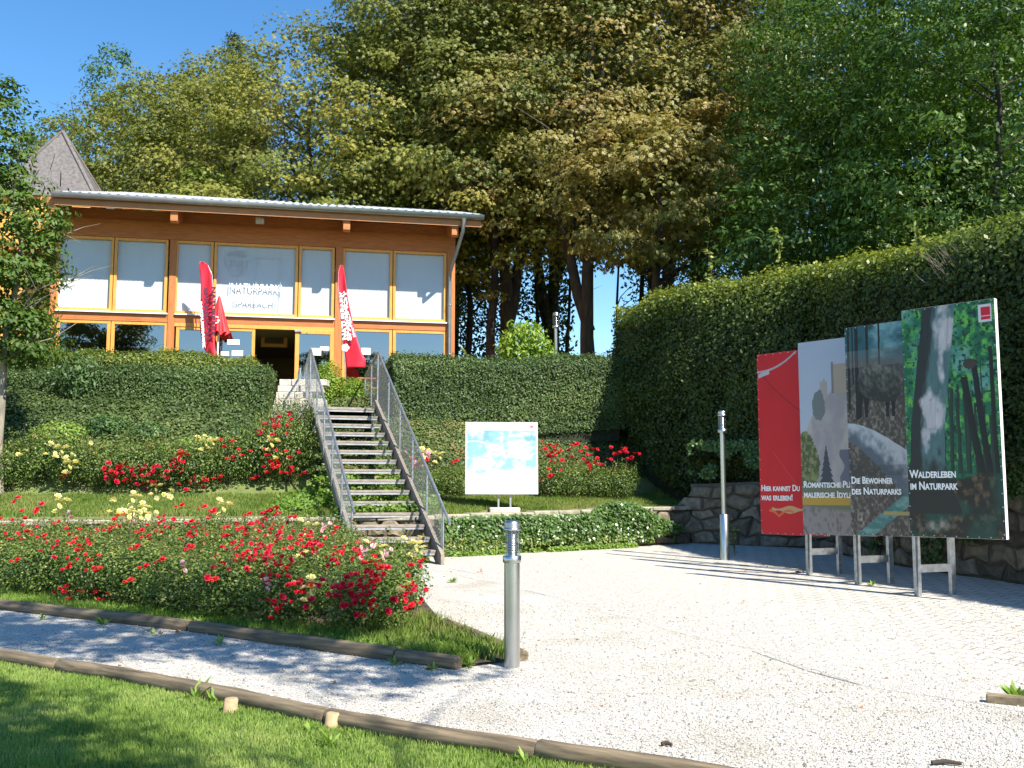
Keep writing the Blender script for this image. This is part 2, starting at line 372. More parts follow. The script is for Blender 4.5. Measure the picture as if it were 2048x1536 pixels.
M['l_grass2'] = leafmat('sunny_grass_blade', [(0, (.08, .14, .02)), (.5, (.16, .24, .04)), (1, (.35, .32, .12))], .5, .35)
M['l_weed'] = leafmat('weed_leaf', [(0, (.09, .17, .02)), (.5, (.18, .29, .045)), (1, (.3, .4, .09))], .5, .35)
M['p_red'] = leafmat('crimson_petal', [(0, (.38, .004, .02)), (.6, (.62, .012, .05)), (1, (.75, .05, .12))], .5, .2, .3)
M['p_scar'] = leafmat('scarlet_petal', [(0, (.42, .004, .012)), (.6, (.64, .012, .035)), (1, (.75, .06, .07))], .5, .2, .3)
M['p_yel'] = leafmat('pale_yellow_petal', [(0, (.7, .6, .16)), (.6, (.85, .8, .4)), (1, (.9, .87, .65))], .5, .25, .3)
M['p_pink'] = leafmat('pale_pink_petal', [(0, (.7, .25, .35)), (.6, (.8, .55, .6)), (1, (.85, .75, .75))], .5, .25, .3)
M['dead'] = leafmat('fallen_leaf', [(0, (.12, .06, .03)), (.5, (.3, .14, .05)), (1, (.4, .25, .1))], .7, .1)

# ------------------------------------------------------------------ light and sky
SUN_AZ = R(43)   # sun stands behind the camera, to its right
SUN_EL = R(45)
sx, sy, sz = math.sin(SUN_AZ) * math.cos(SUN_EL), -math.cos(SUN_AZ) * math.cos(SUN_EL), math.sin(SUN_EL)
sl = bpy.data.lights.new('sun', 'SUN'); so = bpy.data.objects.new('sun', sl); COL.objects.link(so)
sl.energy = 5.0; sl.angle = R(.55); sl.color = (1, .94, .82)
so.rotation_euler = Vector((sx, sy, sz)).to_track_quat('Z', 'Y').to_euler(); so.location = (5, -5, 20)
w = bpy.data.worlds.new('World'); SC.world = w; w.use_nodes = True; nt = w.node_tree
sky = nt.nodes.new('ShaderNodeTexSky'); sky.sky_type = 'NISHITA'; sky.sun_disc = False
sky.sun_elevation = SUN_EL; sky.sun_rotation = math.atan2(sx, sy); sky.air_density = 1.0; sky.dust_density = .1; sky.ozone_density = 1.0; sky.altitude = 300
hs_ = nt.nodes.new('ShaderNodeHueSaturation'); hs_.inputs['Saturation'].default_value = 1.32; hs_.inputs['Value'].default_value = .72; nt.links.new(sky.outputs[0], hs_.inputs['Color']); nt.links.new(hs_.outputs[0], nt.nodes['Background'].inputs[0]); nt.nodes['Background'].inputs[1].default_value = .15
SC.view_settings.view_transform = 'Standard'; SC.view_settings.look = 'None'; SC.view_settings.exposure = 1.1; SC.view_settings.gamma = 1
SC.cycles.max_bounces = 7; SC.cycles.diffuse_bounces = 3; SC.cycles.transparent_max_bounces = 12; SC.cycles.glossy_bounces = 3
SC.cycles.use_denoising = True

# ------------------------------------------------------------------ terrain
WL = [(-60, 13.5), (-14, 16.8), (-7, 17.7), (-1.46, 19.0), (3.9, 22.0)]      # foot of the low terrace wall
RW = [(3.9, 22.0), (6.0, 20.8), (6.8, 16.4), (8.4, 12.0), (10.2, 7.0), (14, -14)]   # foot of the tall retaining wall
def wallY(x): return float(np.interp(x, [p[0] for p in WL] + [60], [p[1] for p in WL] + [22.0]))
PT = [0, 2, 3, 5.3, 6.3, 7.2, 20, 70]; PH = [.72, .95, 1.1, 2.7, 3.3, 3.4, 3.7, 7.0]
def H(x, y):
    "height of the terraced garden behind the low wall"
    t = y - wallY(x); s = min(1, max(0, (x + 9) / 9))
    if t < 0: return g(x, y)
    sc = 1.0 + .0 * s
    return float(np.interp(t, PT, PH)) + .3 + (.0 if t < 3 else 0)
def grid_mesh(name, nx, ny, f, mats, parent=None):
    vs = [f(i / nx, j / ny) for j in range(ny + 1) for i in range(nx + 1)]
    fs = [(j * (nx + 1) + i, j * (nx + 1) + i + 1, (j + 1) * (nx + 1) + i + 1, (j + 1) * (nx + 1) + i) for j in range(ny) for i in range(nx)]
    b = MB(); b.add(vs, fs, 0, True); return b.build(name, mats, parent)
def gf(u, v):
    x = (u - .5) * 2; x = 400 * x ** 3 * .9 + 30 * x
    y = -60 + v * 60 if v < .3 else 0
    ys = [-300, -20, -3, 0, 3, 6, 8.6, 12, 16, 20, 22.5, 40, 100, 400]
    y = float(np.interp(v, np.linspace(0, 1, len(ys)), ys)); return (x, y, g(x, y) - .012)
tag(grid_mesh('ground', 60, 39, gf, M['turf']), kind='structure')
def terr(u, v):
    x = -60 + 120 * u; t = float(np.interp(v, np.linspace(0, 1, 12), [.0, 1, 2, 3, 4, 5.3, 6.3, 7.2, 12, 20, 40, 150])); y = wallY(x) + t
    return (x, y, H(x, y) + (.05 * (fbm(np.array(x * .7), np.array(y * .7), 3) - .5) if .2 < t else 0) + (4 if t > 100 else 0))
tag(grid_mesh('terrace_ground', 240, 44, terr, M['turf2']), kind='structure')
def terr2(u, v):
    y = 23 - 40 * u; xs = np.interp(-y, [-p[1] for p in RW], [p[0] for p in RW]); t = float(np.interp(v, [0, .1, .3, 1], [.15, 2, 10, 60]))
    return (float(xs) + t, y, g(0, y) + 1.9 + t * .05)
tag(grid_mesh('hillside', 60, 20, terr2, M['hill']), kind='structure')

def sheet(name, poly, z, mat, n=None):
    "flat sheet following the ground, triangulated finely through bmesh"
    import bmesh
    bm = bmesh.new(); vs = [bm.verts.new((x, y, 0)) for x, y in poly]; bm.faces.new(vs)
    for yy in (8.6,) + tuple(range(9, 23)):
        bmesh.ops.bisect_plane(bm, geom=bm.verts[:] + bm.edges[:] + bm.faces[:], plane_co=(0, yy, 0), plane_no=(0, 1, 0))
    bmesh.ops.triangulate(bm, faces=bm.faces[:])
    for v in bm.verts: v.co.z = g(v.co.x, v.co.y) + z
    me = bpy.data.meshes.new(name); bm.to_mesh(me); bm.free(); me.materials.append(mat)
    return tag(link(name, me), kind='structure')
def gxy(px, py): p = GP(px, py); return (p.x, p.y)
# log lines
LOWER = [gxy(-260, 1270), gxy(0, 1322), gxy(250, 1362), gxy(470, 1406), gxy(655, 1447), gxy(860, 1484), gxy(1075, 1515), gxy(1290, 1545), gxy(1560, 1592)]
UPPER = [gxy(-420, 1150), gxy(0, 1218), gxy(385, 1262), gxy(560, 1288), gxy(915, 1338)]
SIDE = [gxy(1046, 1322), gxy(890, 1255)]
BEDR = [SIDE[1], (-1.35, 14.0), (-1.75, 17.3)]
# gravel covers path and forecourt
gpoly = [(LOWER[-1][0] + 4, LOWER[-1][1] - 3)] + [(14, -14)] + [(RW[i][0] + .1, RW[i][1]) for i in (4, 3, 2, 1, 0)] + [(-1.46, 19.05), (-7, 17.75), (-14, 16.85)] + [UPPER[0], (-14, 9.0)] + [LOWER[0]] + LOWER[1:]
sheet('gravel_path', gpoly, 0.0, M['gravel'])
ppoly = [(-1.2, 19.1), gxy(860, 1140), gxy(990, 1165), gxy(1240, 1232), gxy(1345, 1262), gxy(1520, 1300), gxy(1725, 1372), gxy(1960, 1408), gxy(2120, 1440), (9.6, 8.0), (8.45, 12), (6.85, 16.4), (6.05, 20.8), (3.9, 22.05)]
def rag(poly):
    out = []
    for i, a in enumerate(poly):
        b = poly[(i + 1) % len(poly)]; L = math.dist(a, b); n = max(1, int(L / .3)) if 0 <= i < 8 else 1
        for k in range(n):
            t = k / n; j = .0 if k == 0 else random.uniform(-.05, .05)
            out.append((a[0] + (b[0] - a[0]) * t + j, a[1] + (b[1] - a[1]) * t + j))
    return out
sheet('paving', rag(ppoly), .002, M['paving'])
bed = [UPPER[0]] + UPPER[1:] + [SIDE[0]] + BEDR + [(-7, 17.75), (-14, 16.85)]
sheet('flower_bed_soil', bed, .03, M['soil'])

# ------------------------------------------------------------------ logs
def wobble_log(name, pts, r, label, stakes=(), cut=True):
    e = empty(name, (pts[0][0], pts[0][1], g(0, pts[0][1])), label, 'log edging', 'round timber logs edging the path')
    inv = Vector(e.location); b = MB(); P3 = []; rr = []
    for i in range(len(pts) - 1):
        n = max(2, int(math.dist(pts[i], pts[i + 1]) / .2))
        for k in range(n + (i == len(pts) - 2)):
            t = k / n; x = pts[i][0] + (pts[i + 1][0] - pts[i][0]) * t; y = pts[i][1] + (pts[i + 1][1] - pts[i][1]) * t
            P3.append(Vector((x + random.uniform(-.004, .004), y, g(x, y) + r * .72 + random.uniform(-.003, .003))) - inv); rr.append(r * random.uniform(.965, 1.03))
    # rounded ends
    d0 = (P3[0] - P3[1]).normalized(); d1 = (P3[-1] - P3[-2]).normalized()
    P3 = [P3[0] + d0 * .012] + P3 + [P3[-1] + d1 * .012]; rr = [rr[0] * .86] + rr + [rr[-1] * .86]
    b.tube(P3, rr, 14); dA = round(math.degrees(math.atan2(pts[-1][1] - pts[0][1], pts[-1][0] - pts[0][0])) / 4) * 4; key = 'log%d' % dA
    if key not in M: M[key] = woodmat('weathered_log', (.035, .027, .018), (.27, .205, .13), (1.6, 26, 26), .9, True, R(-dA))
    b.build('log_body', M[key], e)
    # align grain along the log
    for (sx_, sy_) in stakes:
        s = MB(); z = g(sx_, sy_); s.tube([Vector((sx_, sy_, z - .05)) - inv, Vector((sx_ + .01, sy_ + .02, z + .085)) - inv, Vector((sx_ + .01, sy_ + .02, z + .092)) - inv], [.05, .048, .04], 12); s.build('stake', M['cut_wood'], e)
    return e
def interp_line(poly, a, b):
    "piece of a polyline from vertex parameter a to b"
    def at(t):
        i = min(int(t), len(poly) - 2); f = t - i
        return (poly[i][0] + (poly[i + 1][0] - poly[i][0]) * f, poly[i][1] + (poly[i + 1][1] - poly[i][1]) * f)
    ts = [a] + [k for k in range(int(a) + 1, math.ceil(b)) if a < k < b] + [b]
    return [at(t) for t in ts]
st1 = GP(458, 1424); st2 = GP(662, 1455)
wobble_log('timber_log', interp_line(LOWER, 0, 1.49), .062, 'dark shaded log at the left end of the lawn edge')
wobble_log('timber_log', interp_line(LOWER, 1.51, 3.99), .062, 'log between lawn and path with a pale sawn stake beside it', [(st1.x, st1.y)])
wobble_log('timber_log', interp_line(LOWER, 4.02, 5.99), .06, 'log in the middle of the lawn edge beginning at a short stake', [(st2.x, st2.y)])
wobble_log('timber_log', interp_line(LOWER, 6.02, 8), .06, 'log at the bottom edge of the photo between lawn and gravel')
wobble_log('timber_log', interp_line(UPPER, 0, 1.98), .068, 'weathered log along the rose bed at the left edge of the photo')
wobble_log('timber_log', interp_line(UPPER, 2.0, 3.68), .068, 'weathered log in the middle of the front edge of the rose bed')
wobble_log('timber_log', interp_line(UPPER, 3.7, 4), .066, 'short log end piece nearest the steel bollard light')
so_ = GP(905, 1262)
wobble_log('timber_log', SIDE, .062, 'log running back behind the steel bollard along the side of the rose bed', [(so_.x, so_.y)])

# ------------------------------------------------------------------ stone walls
def stone_wall(name, line, h0, h1, label, thick=.45, sz=.3, cap=False):
    e = empty(name, (line[0][0], line[0][1], 0), label, 'stone wall'); inv = Vector(e.location)
    core = MB(); b = MB()
    L = [0]
    for i in range(len(line) - 1): L.append(L[-1] + math.dist(line[i], line[i + 1]))
    T = L[-1]
    def at(s):
        x = float(np.interp(s, L, [p[0] for p in line])); y = float(np.interp(s, L, [p[1] for p in line]))
        i = min(max(0, int(np.searchsorted(L, s, 'right')) - 1), len(line) - 2)
        d = Vector((line[i + 1][0] - line[i][0], line[i + 1][1] - line[i][1], 0)).normalized(); n = Vector((-d.y, d.x, 0))
        return Vector((x, y, 0)), d, n
    for i in range(len(line) - 1):
        n_ = 6
        for k in range(n_):
            s0 = L[i] + (L[i + 1] - L[i]) * k / n_; s1 = L[i] + (L[i + 1] - L[i]) * (k + 1) / n_
            p0, d, n = at(s0 + 1e-4); p1, _, _ = at(s1 - 1e-4); z0 = g(p0.x, p0.y); z1 = g(p1.x, p1.y)
            ha = h0 + (h1 - h0) * s0 / T; hb = h0 + (h1 - h0) * s1 / T
            q = [p0 + n * .05, p1 + n * .05, p1 + n * thick, p0 + n * thick]
            zs = [z0, z1, z1, z0]; hs = [ha, hb, hb, ha]
            vs = [v + Vector((0, 0, z - .1)) - inv for v, z in zip(q, zs)] + [v + Vector((0, 0, z + h - .02)) - inv for v, z, h in zip(q, zs, hs)]
            core.add(vs, [(0, 1, 5, 4), (1, 2, 6, 5), (2, 3, 7, 6), (3, 0, 4, 7), (4, 5, 6, 7)])
    hm = max(h0, h1); cache = {}; wq = sz * .62; rh = sz * .62
    def vert(r, i):
        if (r, i) not in cache:
            cache[(r, i)] = ((i + random.uniform(-.38, .38)) * wq, (r + (random.uniform(-.36, .36) if r > 0 else 0)) * rh + .1 * rh * math.sin(i * .9 + r))
        return cache[(r, i)]
    for row in range(int(hm / rh) + 2):
        for i in range(-2 + row % 2, int(T / wq) + 2, 2):
            pl = [vert(row, i), vert(row, i + 1), vert(row, i + 2), vert(row + 1, i + 2), vert(row + 1, i + 1), vert(row + 1, i)]
            cs = sum(q[0] for q in pl) / 6; cz = sum(q[1] for q in pl) / 6; sc = min(max(cs, .02), T - .02); hh = h0 + (h1 - h0) * sc / T
            if cz > hh - .01 or cs < -.05 or cs > T + .05: continue
            p, d, n = at(sc); zz = g(p.x, p.y); jj = random.uniform(-.035, .03); R0 = []; R1 = []; R2 = []; BK = []
            for a, c in pl:
                c = min(max(c, -.02), hh); f = lambda k, o: p + d * ((cs + (a - cs) * k) - sc) + n * o + Vector((0, 0, zz + cz + (c - cz) * k)) - inv
                BK.append(f(.93, .14)); R0.append(f(.93, .05 + jj)); R1.append(f(.82, .0 + jj + random.uniform(-.008, .008))); R2.append(f(.5, -.03 + jj + random.uniform(-.014, .014)))
            vs = BK + R0 + R1 + R2; fs = [tuple(18 + q for q in range(6))]
            for q in range(6):
                q2 = (q + 1) % 6
                for lv in range(3): fs.append((lv * 6 + q, lv * 6 + q2, lv * 6 + 6 + q2, lv * 6 + 6 + q))
            b.add(vs, fs, 0, False)
    core.build('wall_core', M['mortar'], e); b.build('facing_stones', M['stone'], e)
    if cap:
        c = MB(); s = 0
        while s < T - .01:
            wd = min(random.uniform(.4, .8), T - s); p, d, n = at(s + wd / 2); hh = h0 + (h1 - h0) * (s + wd / 2) / T
            c.box(p + n * (thick / 2 - .02) + Vector((0, 0, g(p.x, p.y) + hh + .02)) - inv, (wd - .015, thick + .08, .09 + random.uniform(-.02, .03)), math.atan2(d.y, d.x) + random.uniform(-.03, .03), bev=.02)
            s += wd
        c.build('capstones', M['cap_stone'], e)
    return e
stone_wall('garden_wall', [(-14, 16.8), (-7, 17.7), (-1.46, 19.0)], .70, .70, 'low rubble wall behind the roses left of the staircase', cap=True)
stone_wall('garden_wall', [(-1.46, 19.0), (3.9, 22.0)], .70, .75, 'low rubble wall hung with ivy at the back of the forecourt', sz=.38, cap=True)
stone_wall('retaining_wall', RW[:5], 1.3, 2.1, 'tall shaded rubble retaining wall under the big hedge behind the display boards', sz=.42)

# ------------------------------------------------------------------ hedges and ground cover
def resample(line, step):
    L = [0]
    for i in range(len(line) - 1): L.append(L[-1] + math.dist(line[i][:2], line[i + 1][:2]))
    return L
def hedge(name, line, width, zb, zt, n, leaf, mat, label, cat='hedge', tone=lambda z, r: r, rough=.06, lw=.6, droop=.1, group=None, fuzz=.05, lump=1.2, cr=.25):
    """clipped hedge: line = centre line points, zb/zt = bottom and top heights per point"""
    L = np.array(resample(line, 1)); T = L[-1]; X = np.array([p[0] for p in line]); Y = np.array([p[1] for p in line])
    zb = np.broadcast_to(zb, X.shape); zt = np.broadcast_to(zt, X.shape)
    e = empty(name, (line[0][0], line[0][1], float(zb[0])), label, cat, group); inv = np.array(e.location)
    hw = width / 2; hm = float((zt - zb).mean())
    per = 2 * hm + width; ends = 2 * width * hm; side = T * per; ne = int(n * ends / (side + ends))
    def shape(s, a, off):
        "a in 0..1 round the profile: up the left side, over the top, down the right"
        x = np.interp(s, L, X); y = np.interp(s, L, Y); s2 = np.clip(s + .05, 0, T); s1 = np.clip(s - .05, 0, T)
        dx = np.interp(s2, L, X) - np.interp(s1, L, X); dy = np.interp(s2, L, Y) - np.interp(s1, L, Y); ln = np.hypot(dx, dy); dx /= ln; dy /= ln
        nx, ny = -dy, dx; b0 = np.interp(s, L, zb); t0 = np.interp(s, L, zt); h = t0 - b0
        l = a * per * 1.0; hm_ = hm
        side1 = l < hm_; top = (l >= hm_) & (l < hm_ + width)
        u = np.where(side1, -hw, np.where(top, -hw + (l - hm_), hw))
        zz = np.where(side1, l / hm_, np.where(top, 1, 1 - (l - hm_ - width) / hm_))
        # round the shoulders
        nrx = np.where(side1, -1, np.where(top, 0, 1)) + 0.0; nrz = np.where(top, 1.0, 0.0)
        e1 = np.clip((np.abs(u) - (hw - cr)) / cr, 0, 1); e2 = np.clip(((zz * hm_) - (hm_ - cr)) / cr, 0, 1)
        inw = np.where(top, 0, cr * (1 - np.sqrt(1 - e2 ** 2 + 1e-9))); dwn = np.where(top, cr * (1 - np.sqrt(1 - e1 ** 2 + 1e-9)), 0)
        nrx = nrx + np.sign(u) * e1 * .9; nrz = nrz + e2 * .9
        bump = (fbm(s * lump, zz * hm_ * lump + u * lump, 11) - .5) * rough * 4 + (fbm(s * .45 + 7, zz * hm_ * .5, 13, 2) - .5) * rough * 3
        o = off + bump
        uu = u + np.sign(u) * np.where(top, 0, 1) * (o - inw); px = x + nx * uu; py = y + ny * uu
        pz = b0 + zz * h + np.where(top, o, 0) - dwn
        nn = np.stack([nx * nrx, ny * nrx, nrz], 1)
        return np.stack([px, py, pz], 1), nn, zz
    ns = n - ne
    s = rng.random(ns) * T; a = rng.random(ns); off = rng.normal(size=ns) * fuzz
    C, Nn, zz = shape(s, a, off)
    # ends
    if ne > 0:
        se = np.where(rng.random(ne) < .5, 0.0, T); ue = (rng.random(ne) - .5) * width; ze = rng.random(ne)
        xe = np.interp(se, L, X); ye = np.interp(se, L, Y)
        dx = np.where(se > 0, X[-1] - X[-2], X[0] - X[1]); dy = np.where(se > 0, Y[-1] - Y[-2], Y[0] - Y[1]); ln = np.hypot(dx, dy); dx /= ln; dy /= ln
        o = rng.normal(size=ne) * fuzz + (fbm(ue * lump, ze * hm * lump, 5) - .5) * rough * 4 - .15 * np.clip(np.abs(ue) / hw - .6, 0, 1) - .15 * np.clip(ze - .8, 0, 1)
        b0 = np.interp(se, L, zb); t0 = np.interp(se, L, zt)
        Ce = np.stack([xe + dx * o - dy * ue, ye + dy * o + dx * ue, b0 + ze * (t0 - b0)], 1)
        C = np.concatenate([C, Ce]); Nn = np.concatenate([Nn, np.stack([dx, dy, dx * 0], 1)]); zz = np.concatenate([zz, ze])
    Nn = unit(Nn) + rng.normal(size=C.shape) * .55 + np.array([0, 0, .25])
    lv_ = rng.uniform(.55, 1.5, len(C)); V = leaves(C, Nn, leaf * lv_, leaf * lw * lv_ * rng.uniform(.8, 1.2, len(C)), droop) - inv
    tn = np.clip(tone(zz, rng.random(len(C)) * .5 + .75 * fbm(C[:, 0] * .8 + C[:, 1] * .6, C[:, 2] * 1.3, 21) - .12 + .3 * (rng.random(len(C)) < .03)), 0, 1)
    link('foliage', quads_mesh('hedge_foliage', V, mat, {'tone': tn}), e)
    # dense twig core
    b = MB(); k = max(2, int(T / .6)); rows = []
    for i in range(k + 1):
        s = np.array([.12 + (T - .24) * i / k] * 6); x = float(np.interp(s[0], L, X)); y = float(np.interp(s[0], L, Y))
        s2 = min(T, s[0] + .05); s1 = max(0, s[0] - .05); dx = float(np.interp(s2, L, X) - np.interp(s1, L, X)); dy = float(np.interp(s2, L, Y) - np.interp(s1, L, Y)); ln = math.hypot(dx, dy); nx, ny = -dy / ln, dx / ln
        z0 = float(np.interp(s[0], L, zb)) - .3; z1 = float(np.interp(s[0], L, zt)) - .14; q = hw - .13
        rows.append([Vector((x + nx * u, y + ny * u, z)) - Vector(e.location) for u, z in ((-q, z0), (-q, z1 - cr), (-q + cr * .75, z1 - cr * .15), (q - cr * .75, z1 - cr * .15), (q, z1 - cr), (q, z0))])
    vs = [v for r in rows for v in r]; fs = [(i * 6 + j, i * 6 + j + 1, (i + 1) * 6 + j + 1, (i + 1) * 6 + j) for i in range(k) for j in range(5)] + [(0, 1, 2, 3, 4, 5), tuple(k * 6 + j for j in range(6))]
    b.add(vs, fs); b.build('branches', M['l_core'], e)
    return e
M['l_core'] = simple('dense_twigs_and_inner_leaves', (.018, .024, .01), .95, 0, .5, 12, 1.0, 30)
tl = lambda px, Y: P(px, 800, Y).x
hedge('clipped_hedge', [(-13.5, 23.9), (-9, 23.9), (-5.85, 24.05)], 1.1, [2.7, 2.7, 2.7], [4.32, 4.36, 4.42], 110000, .05, M['l_hedge'], 'long dark clipped hedge left of the staircase above the ivy slope', rough=.05)
hedge('clipped_hedge', [(-3.0, 24.5), (0, 25.3), (2.75, 26.2)], 1.1, [3.1, 2.9, 3.1], [4.72, 4.75, 4.95], 100000, .05, M['l_hedge'], 'dark clipped hedge right of the staircase below the tree trunks', rough=.05)
hedge('clipped_hedge', [(-13.0, 25.4), (-9, 25.4), (-6.6, 25.5)], .8, 3.6, [4.98, 4.93, 4.83], 45000, .06, M['l_hedge2'], 'lighter green hedge directly in front of the window wall', rough=.09, tone=lambda z, r: r * .6 + .4)
hedge('tall_hedge', [(10.8, 7.0), (9.1, 12.0), (7.5, 16.4), (6.7, 20.6)], 1.1, [1.9, 1.95, 1.9, 1.5], [5.0, 5.25, 5.75, 6.2], 210000, .075, M['l_hedge2'], 'tall hedge in deep shade with sunlit top along the right side', rough=.17, fuzz=.1, lump=.9, cr=.5, tone=lambda z, r: r * .62 + .4 * np.clip((z - .8) * 6, 0, 1))  # leaf tone raised towards the top as painted sunlight
hedge('tall_hedge', [(6.6, 20.9), (4.6, 23.6), (3.3, 26.9)], 1.2, [1.3, 1.4, 2.6], [6.2, 6.35, 6.45], 120000, .075, M['l_hedge2'], 'far end of the tall hedge where it turns towards the trees', rough=.17, fuzz=.1, lump=.9, cr=.55, tone=lambda z, r: r * .62 + .4 * np.clip((z - .8) * 6, 0, 1))  # same sunlight painted into the upper leaf tone
# long stray shoots on top of the tall hedge
def ground_leaves(name, n, xf, leaf, mat, label, cat, kind='stuff', thick=.06, tonef=None, inv=(0, 0, 0), lw=.8):
    C, Nn = xf(n); V = leaves(C, Nn + rng.normal(size=C.shape) * .5, leaf * rng.uniform(.6, 1.3, len(C)), leaf * lw, .15)
    tn = rng.random(len(C)) * .65 + .35 * fbm(C[:, 0] * .9, C[:, 1] * .9 + C[:, 2], 31)
    if tonef is not None: tn = np.clip(tonef(C, tn), 0, 1)
    o = link(name, quads_mesh(name, V, mat, {'tone': tn})); return tag(o, label, cat, None, kind)
Hv = np.vectorize(H); WYv = np.vectorize(wallY)
def slope_pts(n, x0, x1, t0, t1, thick=.12, seed=1):
    x = rng.uniform(x0, x1, n); t = rng.uniform(t0, t1, n); y = WYv(x) + t; z = Hv(x, y)
    bump = (fbm(x * .9, y * 1.2, seed)) * .5
    dz = Hv(x, y + .1) - z; nn = np.stack([0 * x, -dz * 9, 1 + 0 * x], 1)
    return np.stack([x, y, z + rng.uniform(0, thick, n) + bump * .5 * np.clip((t - t0) * 2, 0, 1)], 1), nn
ground_leaves('ivy_slope', 90000, lambda n: (lambda c: (c[0][~((c[0][:, 0] > -5.95) & (c[0][:, 1] > 22.9))], c[1][~((c[0][:, 0] > -5.95) & (c[0][:, 1] > 22.9))]))(slope_pts(n, -14, -4.4, 4.0, 6.8, .2)), .075, M['l_ivyb'], 'ivy and creeping shrubs covering the slope below the left hedge', 'ground cover', tonef=lambda C, t: t * .6 + .9 * np.clip(fbm(C[:, 0] * .9 + 3, C[:, 1] * 1.3, 44, 3) - .3, 0, 1))
ground_leaves('ivy_slope', 60000, lambda n: slope_pts(n, -4.4, 4.3, 3.6, 6.6, .12, 2), .065, M['l_ivyb'], 'ivy and brownish creepers covering the slope right of the stairs', 'ground cover', tonef=lambda C, t: t * .8 + .45 * np.clip(fbm(C[:, 0] * .8, C[:, 1] * 1.5, 77) - .45, 0, 1) * 2.2)
def ivy_tall(n):
    t = rng.random(n) * 3.0; i = t.astype(int); f = t - i; A = np.array(RW[:4]); B = np.array(RW[1:5]); i = np.clip(i, 0, 3); p = A[i] * (1 - f[:, None]) + B[i] * f[:, None]; d = unit(B[i] - A[i]); nrm = np.stack([d[:, 1], -d[:, 0]], 1)
    z = .1 + 2.1 * rng.random(n) ** .7; k = (fbm(p[:, 1] * 1.7, z * 1.3, 81) > np.interp(z, [0, 1.2, 2.2], [.64, .54, .43])); p, z, nrm = p[k], z[k], nrm[k]; o = rng.random(len(z)) * .12 + .04
    return np.stack([p[:, 0] + nrm[:, 0] * o, p[:, 1] + nrm[:, 1] * o, z + .028 * (p[:, 1] - 8.6)], 1), np.stack([nrm[:, 0], nrm[:, 1], .5 + 0 * z], 1)
ground_leaves('trailing_ivy', 42000, ivy_tall, .075, M['l_ivy'], 'dark ivy trailing down the tall retaining wall under the hedge', 'ivy', kind='thing')
# ivy over the low wall
def ivy_wall(n):
    x = rng.uniform(-1.4, 3.6, n); ln = np.array([(3.9 + 1.46), 3.0]); nrm = np.array([3.0, -5.36]); nrm = nrm / np.linalg.norm(nrm)
    z = rng.random(n) ** .9; cov = fbm(x * 1.4, z * 2, 51)
    hump = .16 * np.exp(-((x - 2.0) / .55) ** 2)
    top = np.interp(x, [-1.4, 0, 1.2, 1.6, 2, 2.5, 3.0, 3.6], [.7, .72, .68, .75, .95, .9, .6, .35]); bot = np.interp(x, [-1.4, -.2, .2, .9, 1.6, 3.6], [0, 0, .12, .2, .05, .1])
    keep = cov > np.interp(x, [-1.4, 1, 2.4, 2.9, 3.6], [.2, .32, .25, .42, .6])
    x, z, cov, top, bot = x[keep], z[keep], cov[keep], top[keep], bot[keep]; m = len(x)
    zz = bot + z * (top - bot); bulge = .07 + .2 * fbm(x * 2.2, zz * 2.5, 52) * np.sin(np.clip(zz / .95, 0, 1) * 2.6 + .3)
    yw = WYv(x); o = bulge + rng.normal(size=m) * .03
    gx = x + nrm[0] * o; gy = yw + nrm[1] * o
    C = np.stack([gx, gy, zz + .028 * (yw - 8.6)], 1)
    Nn = np.stack([np.full(m, nrm[0]), np.full(m, nrm[1]), .4 + zz], 1)
    return C, Nn
ground_leaves('ivy', 42000, ivy_wall, .075, M['l_ivy'], 'green ivy hanging over the low stone wall behind the bollard', 'ivy', kind='thing', tonef=lambda C, t: t + .25 * (C[:, 2] < .62))

# ------------------------------------------------------------------ pavilion
FA = R(11.5); fa = Vector((math.cos(FA), math.sin(FA), 0)); fn = Vector((fa.y, -fa.x, 0))   # along the facade / out towards the forecourt
F0 = Vector((-6.97, 27.0, 0)) - fa * 5.13
def fac(px, py, d=0.0):
    r = ray(px, py); o = Vector((0, 0, EYE)); p0 = F0 + fn * d
    t = (p0 - o).dot(fn) / r.dot(fn); p = o + r * t
    return (p - F0).dot(fa), p.z
FLOOR = fac(170, 640)[1] - 2.42
BLD = empty('pavilion', tuple(F0), 'orange timber pavilion with a tall window wall, white blinds and a grey tiled roof', 'building', rz=FA)
# local frame: x along the facade, -y out of it, z absolute
class LB(MB):
    def bx(s, x0, x1, y0, y1, z0, z1, mi=0, bev=0): return s.box(((x0 + x1) / 2, (y0 + y1) / 2, (z0 + z1) / 2), (abs(x1 - x0), abs(y1 - y0), abs(z1 - z0)), 0, mi, bev=bev)
zS = fac(170, 621)[1]; zT = fac(170, 472)[1]; zL = fac(170, 640)[1]; zE = fac(111, 397, 1.2)[1]; zHT = zE - .05
W = fac(905, 700)[0]; DEP = 7.5
gs = lambda px, py=560: fac(px, py)[0]
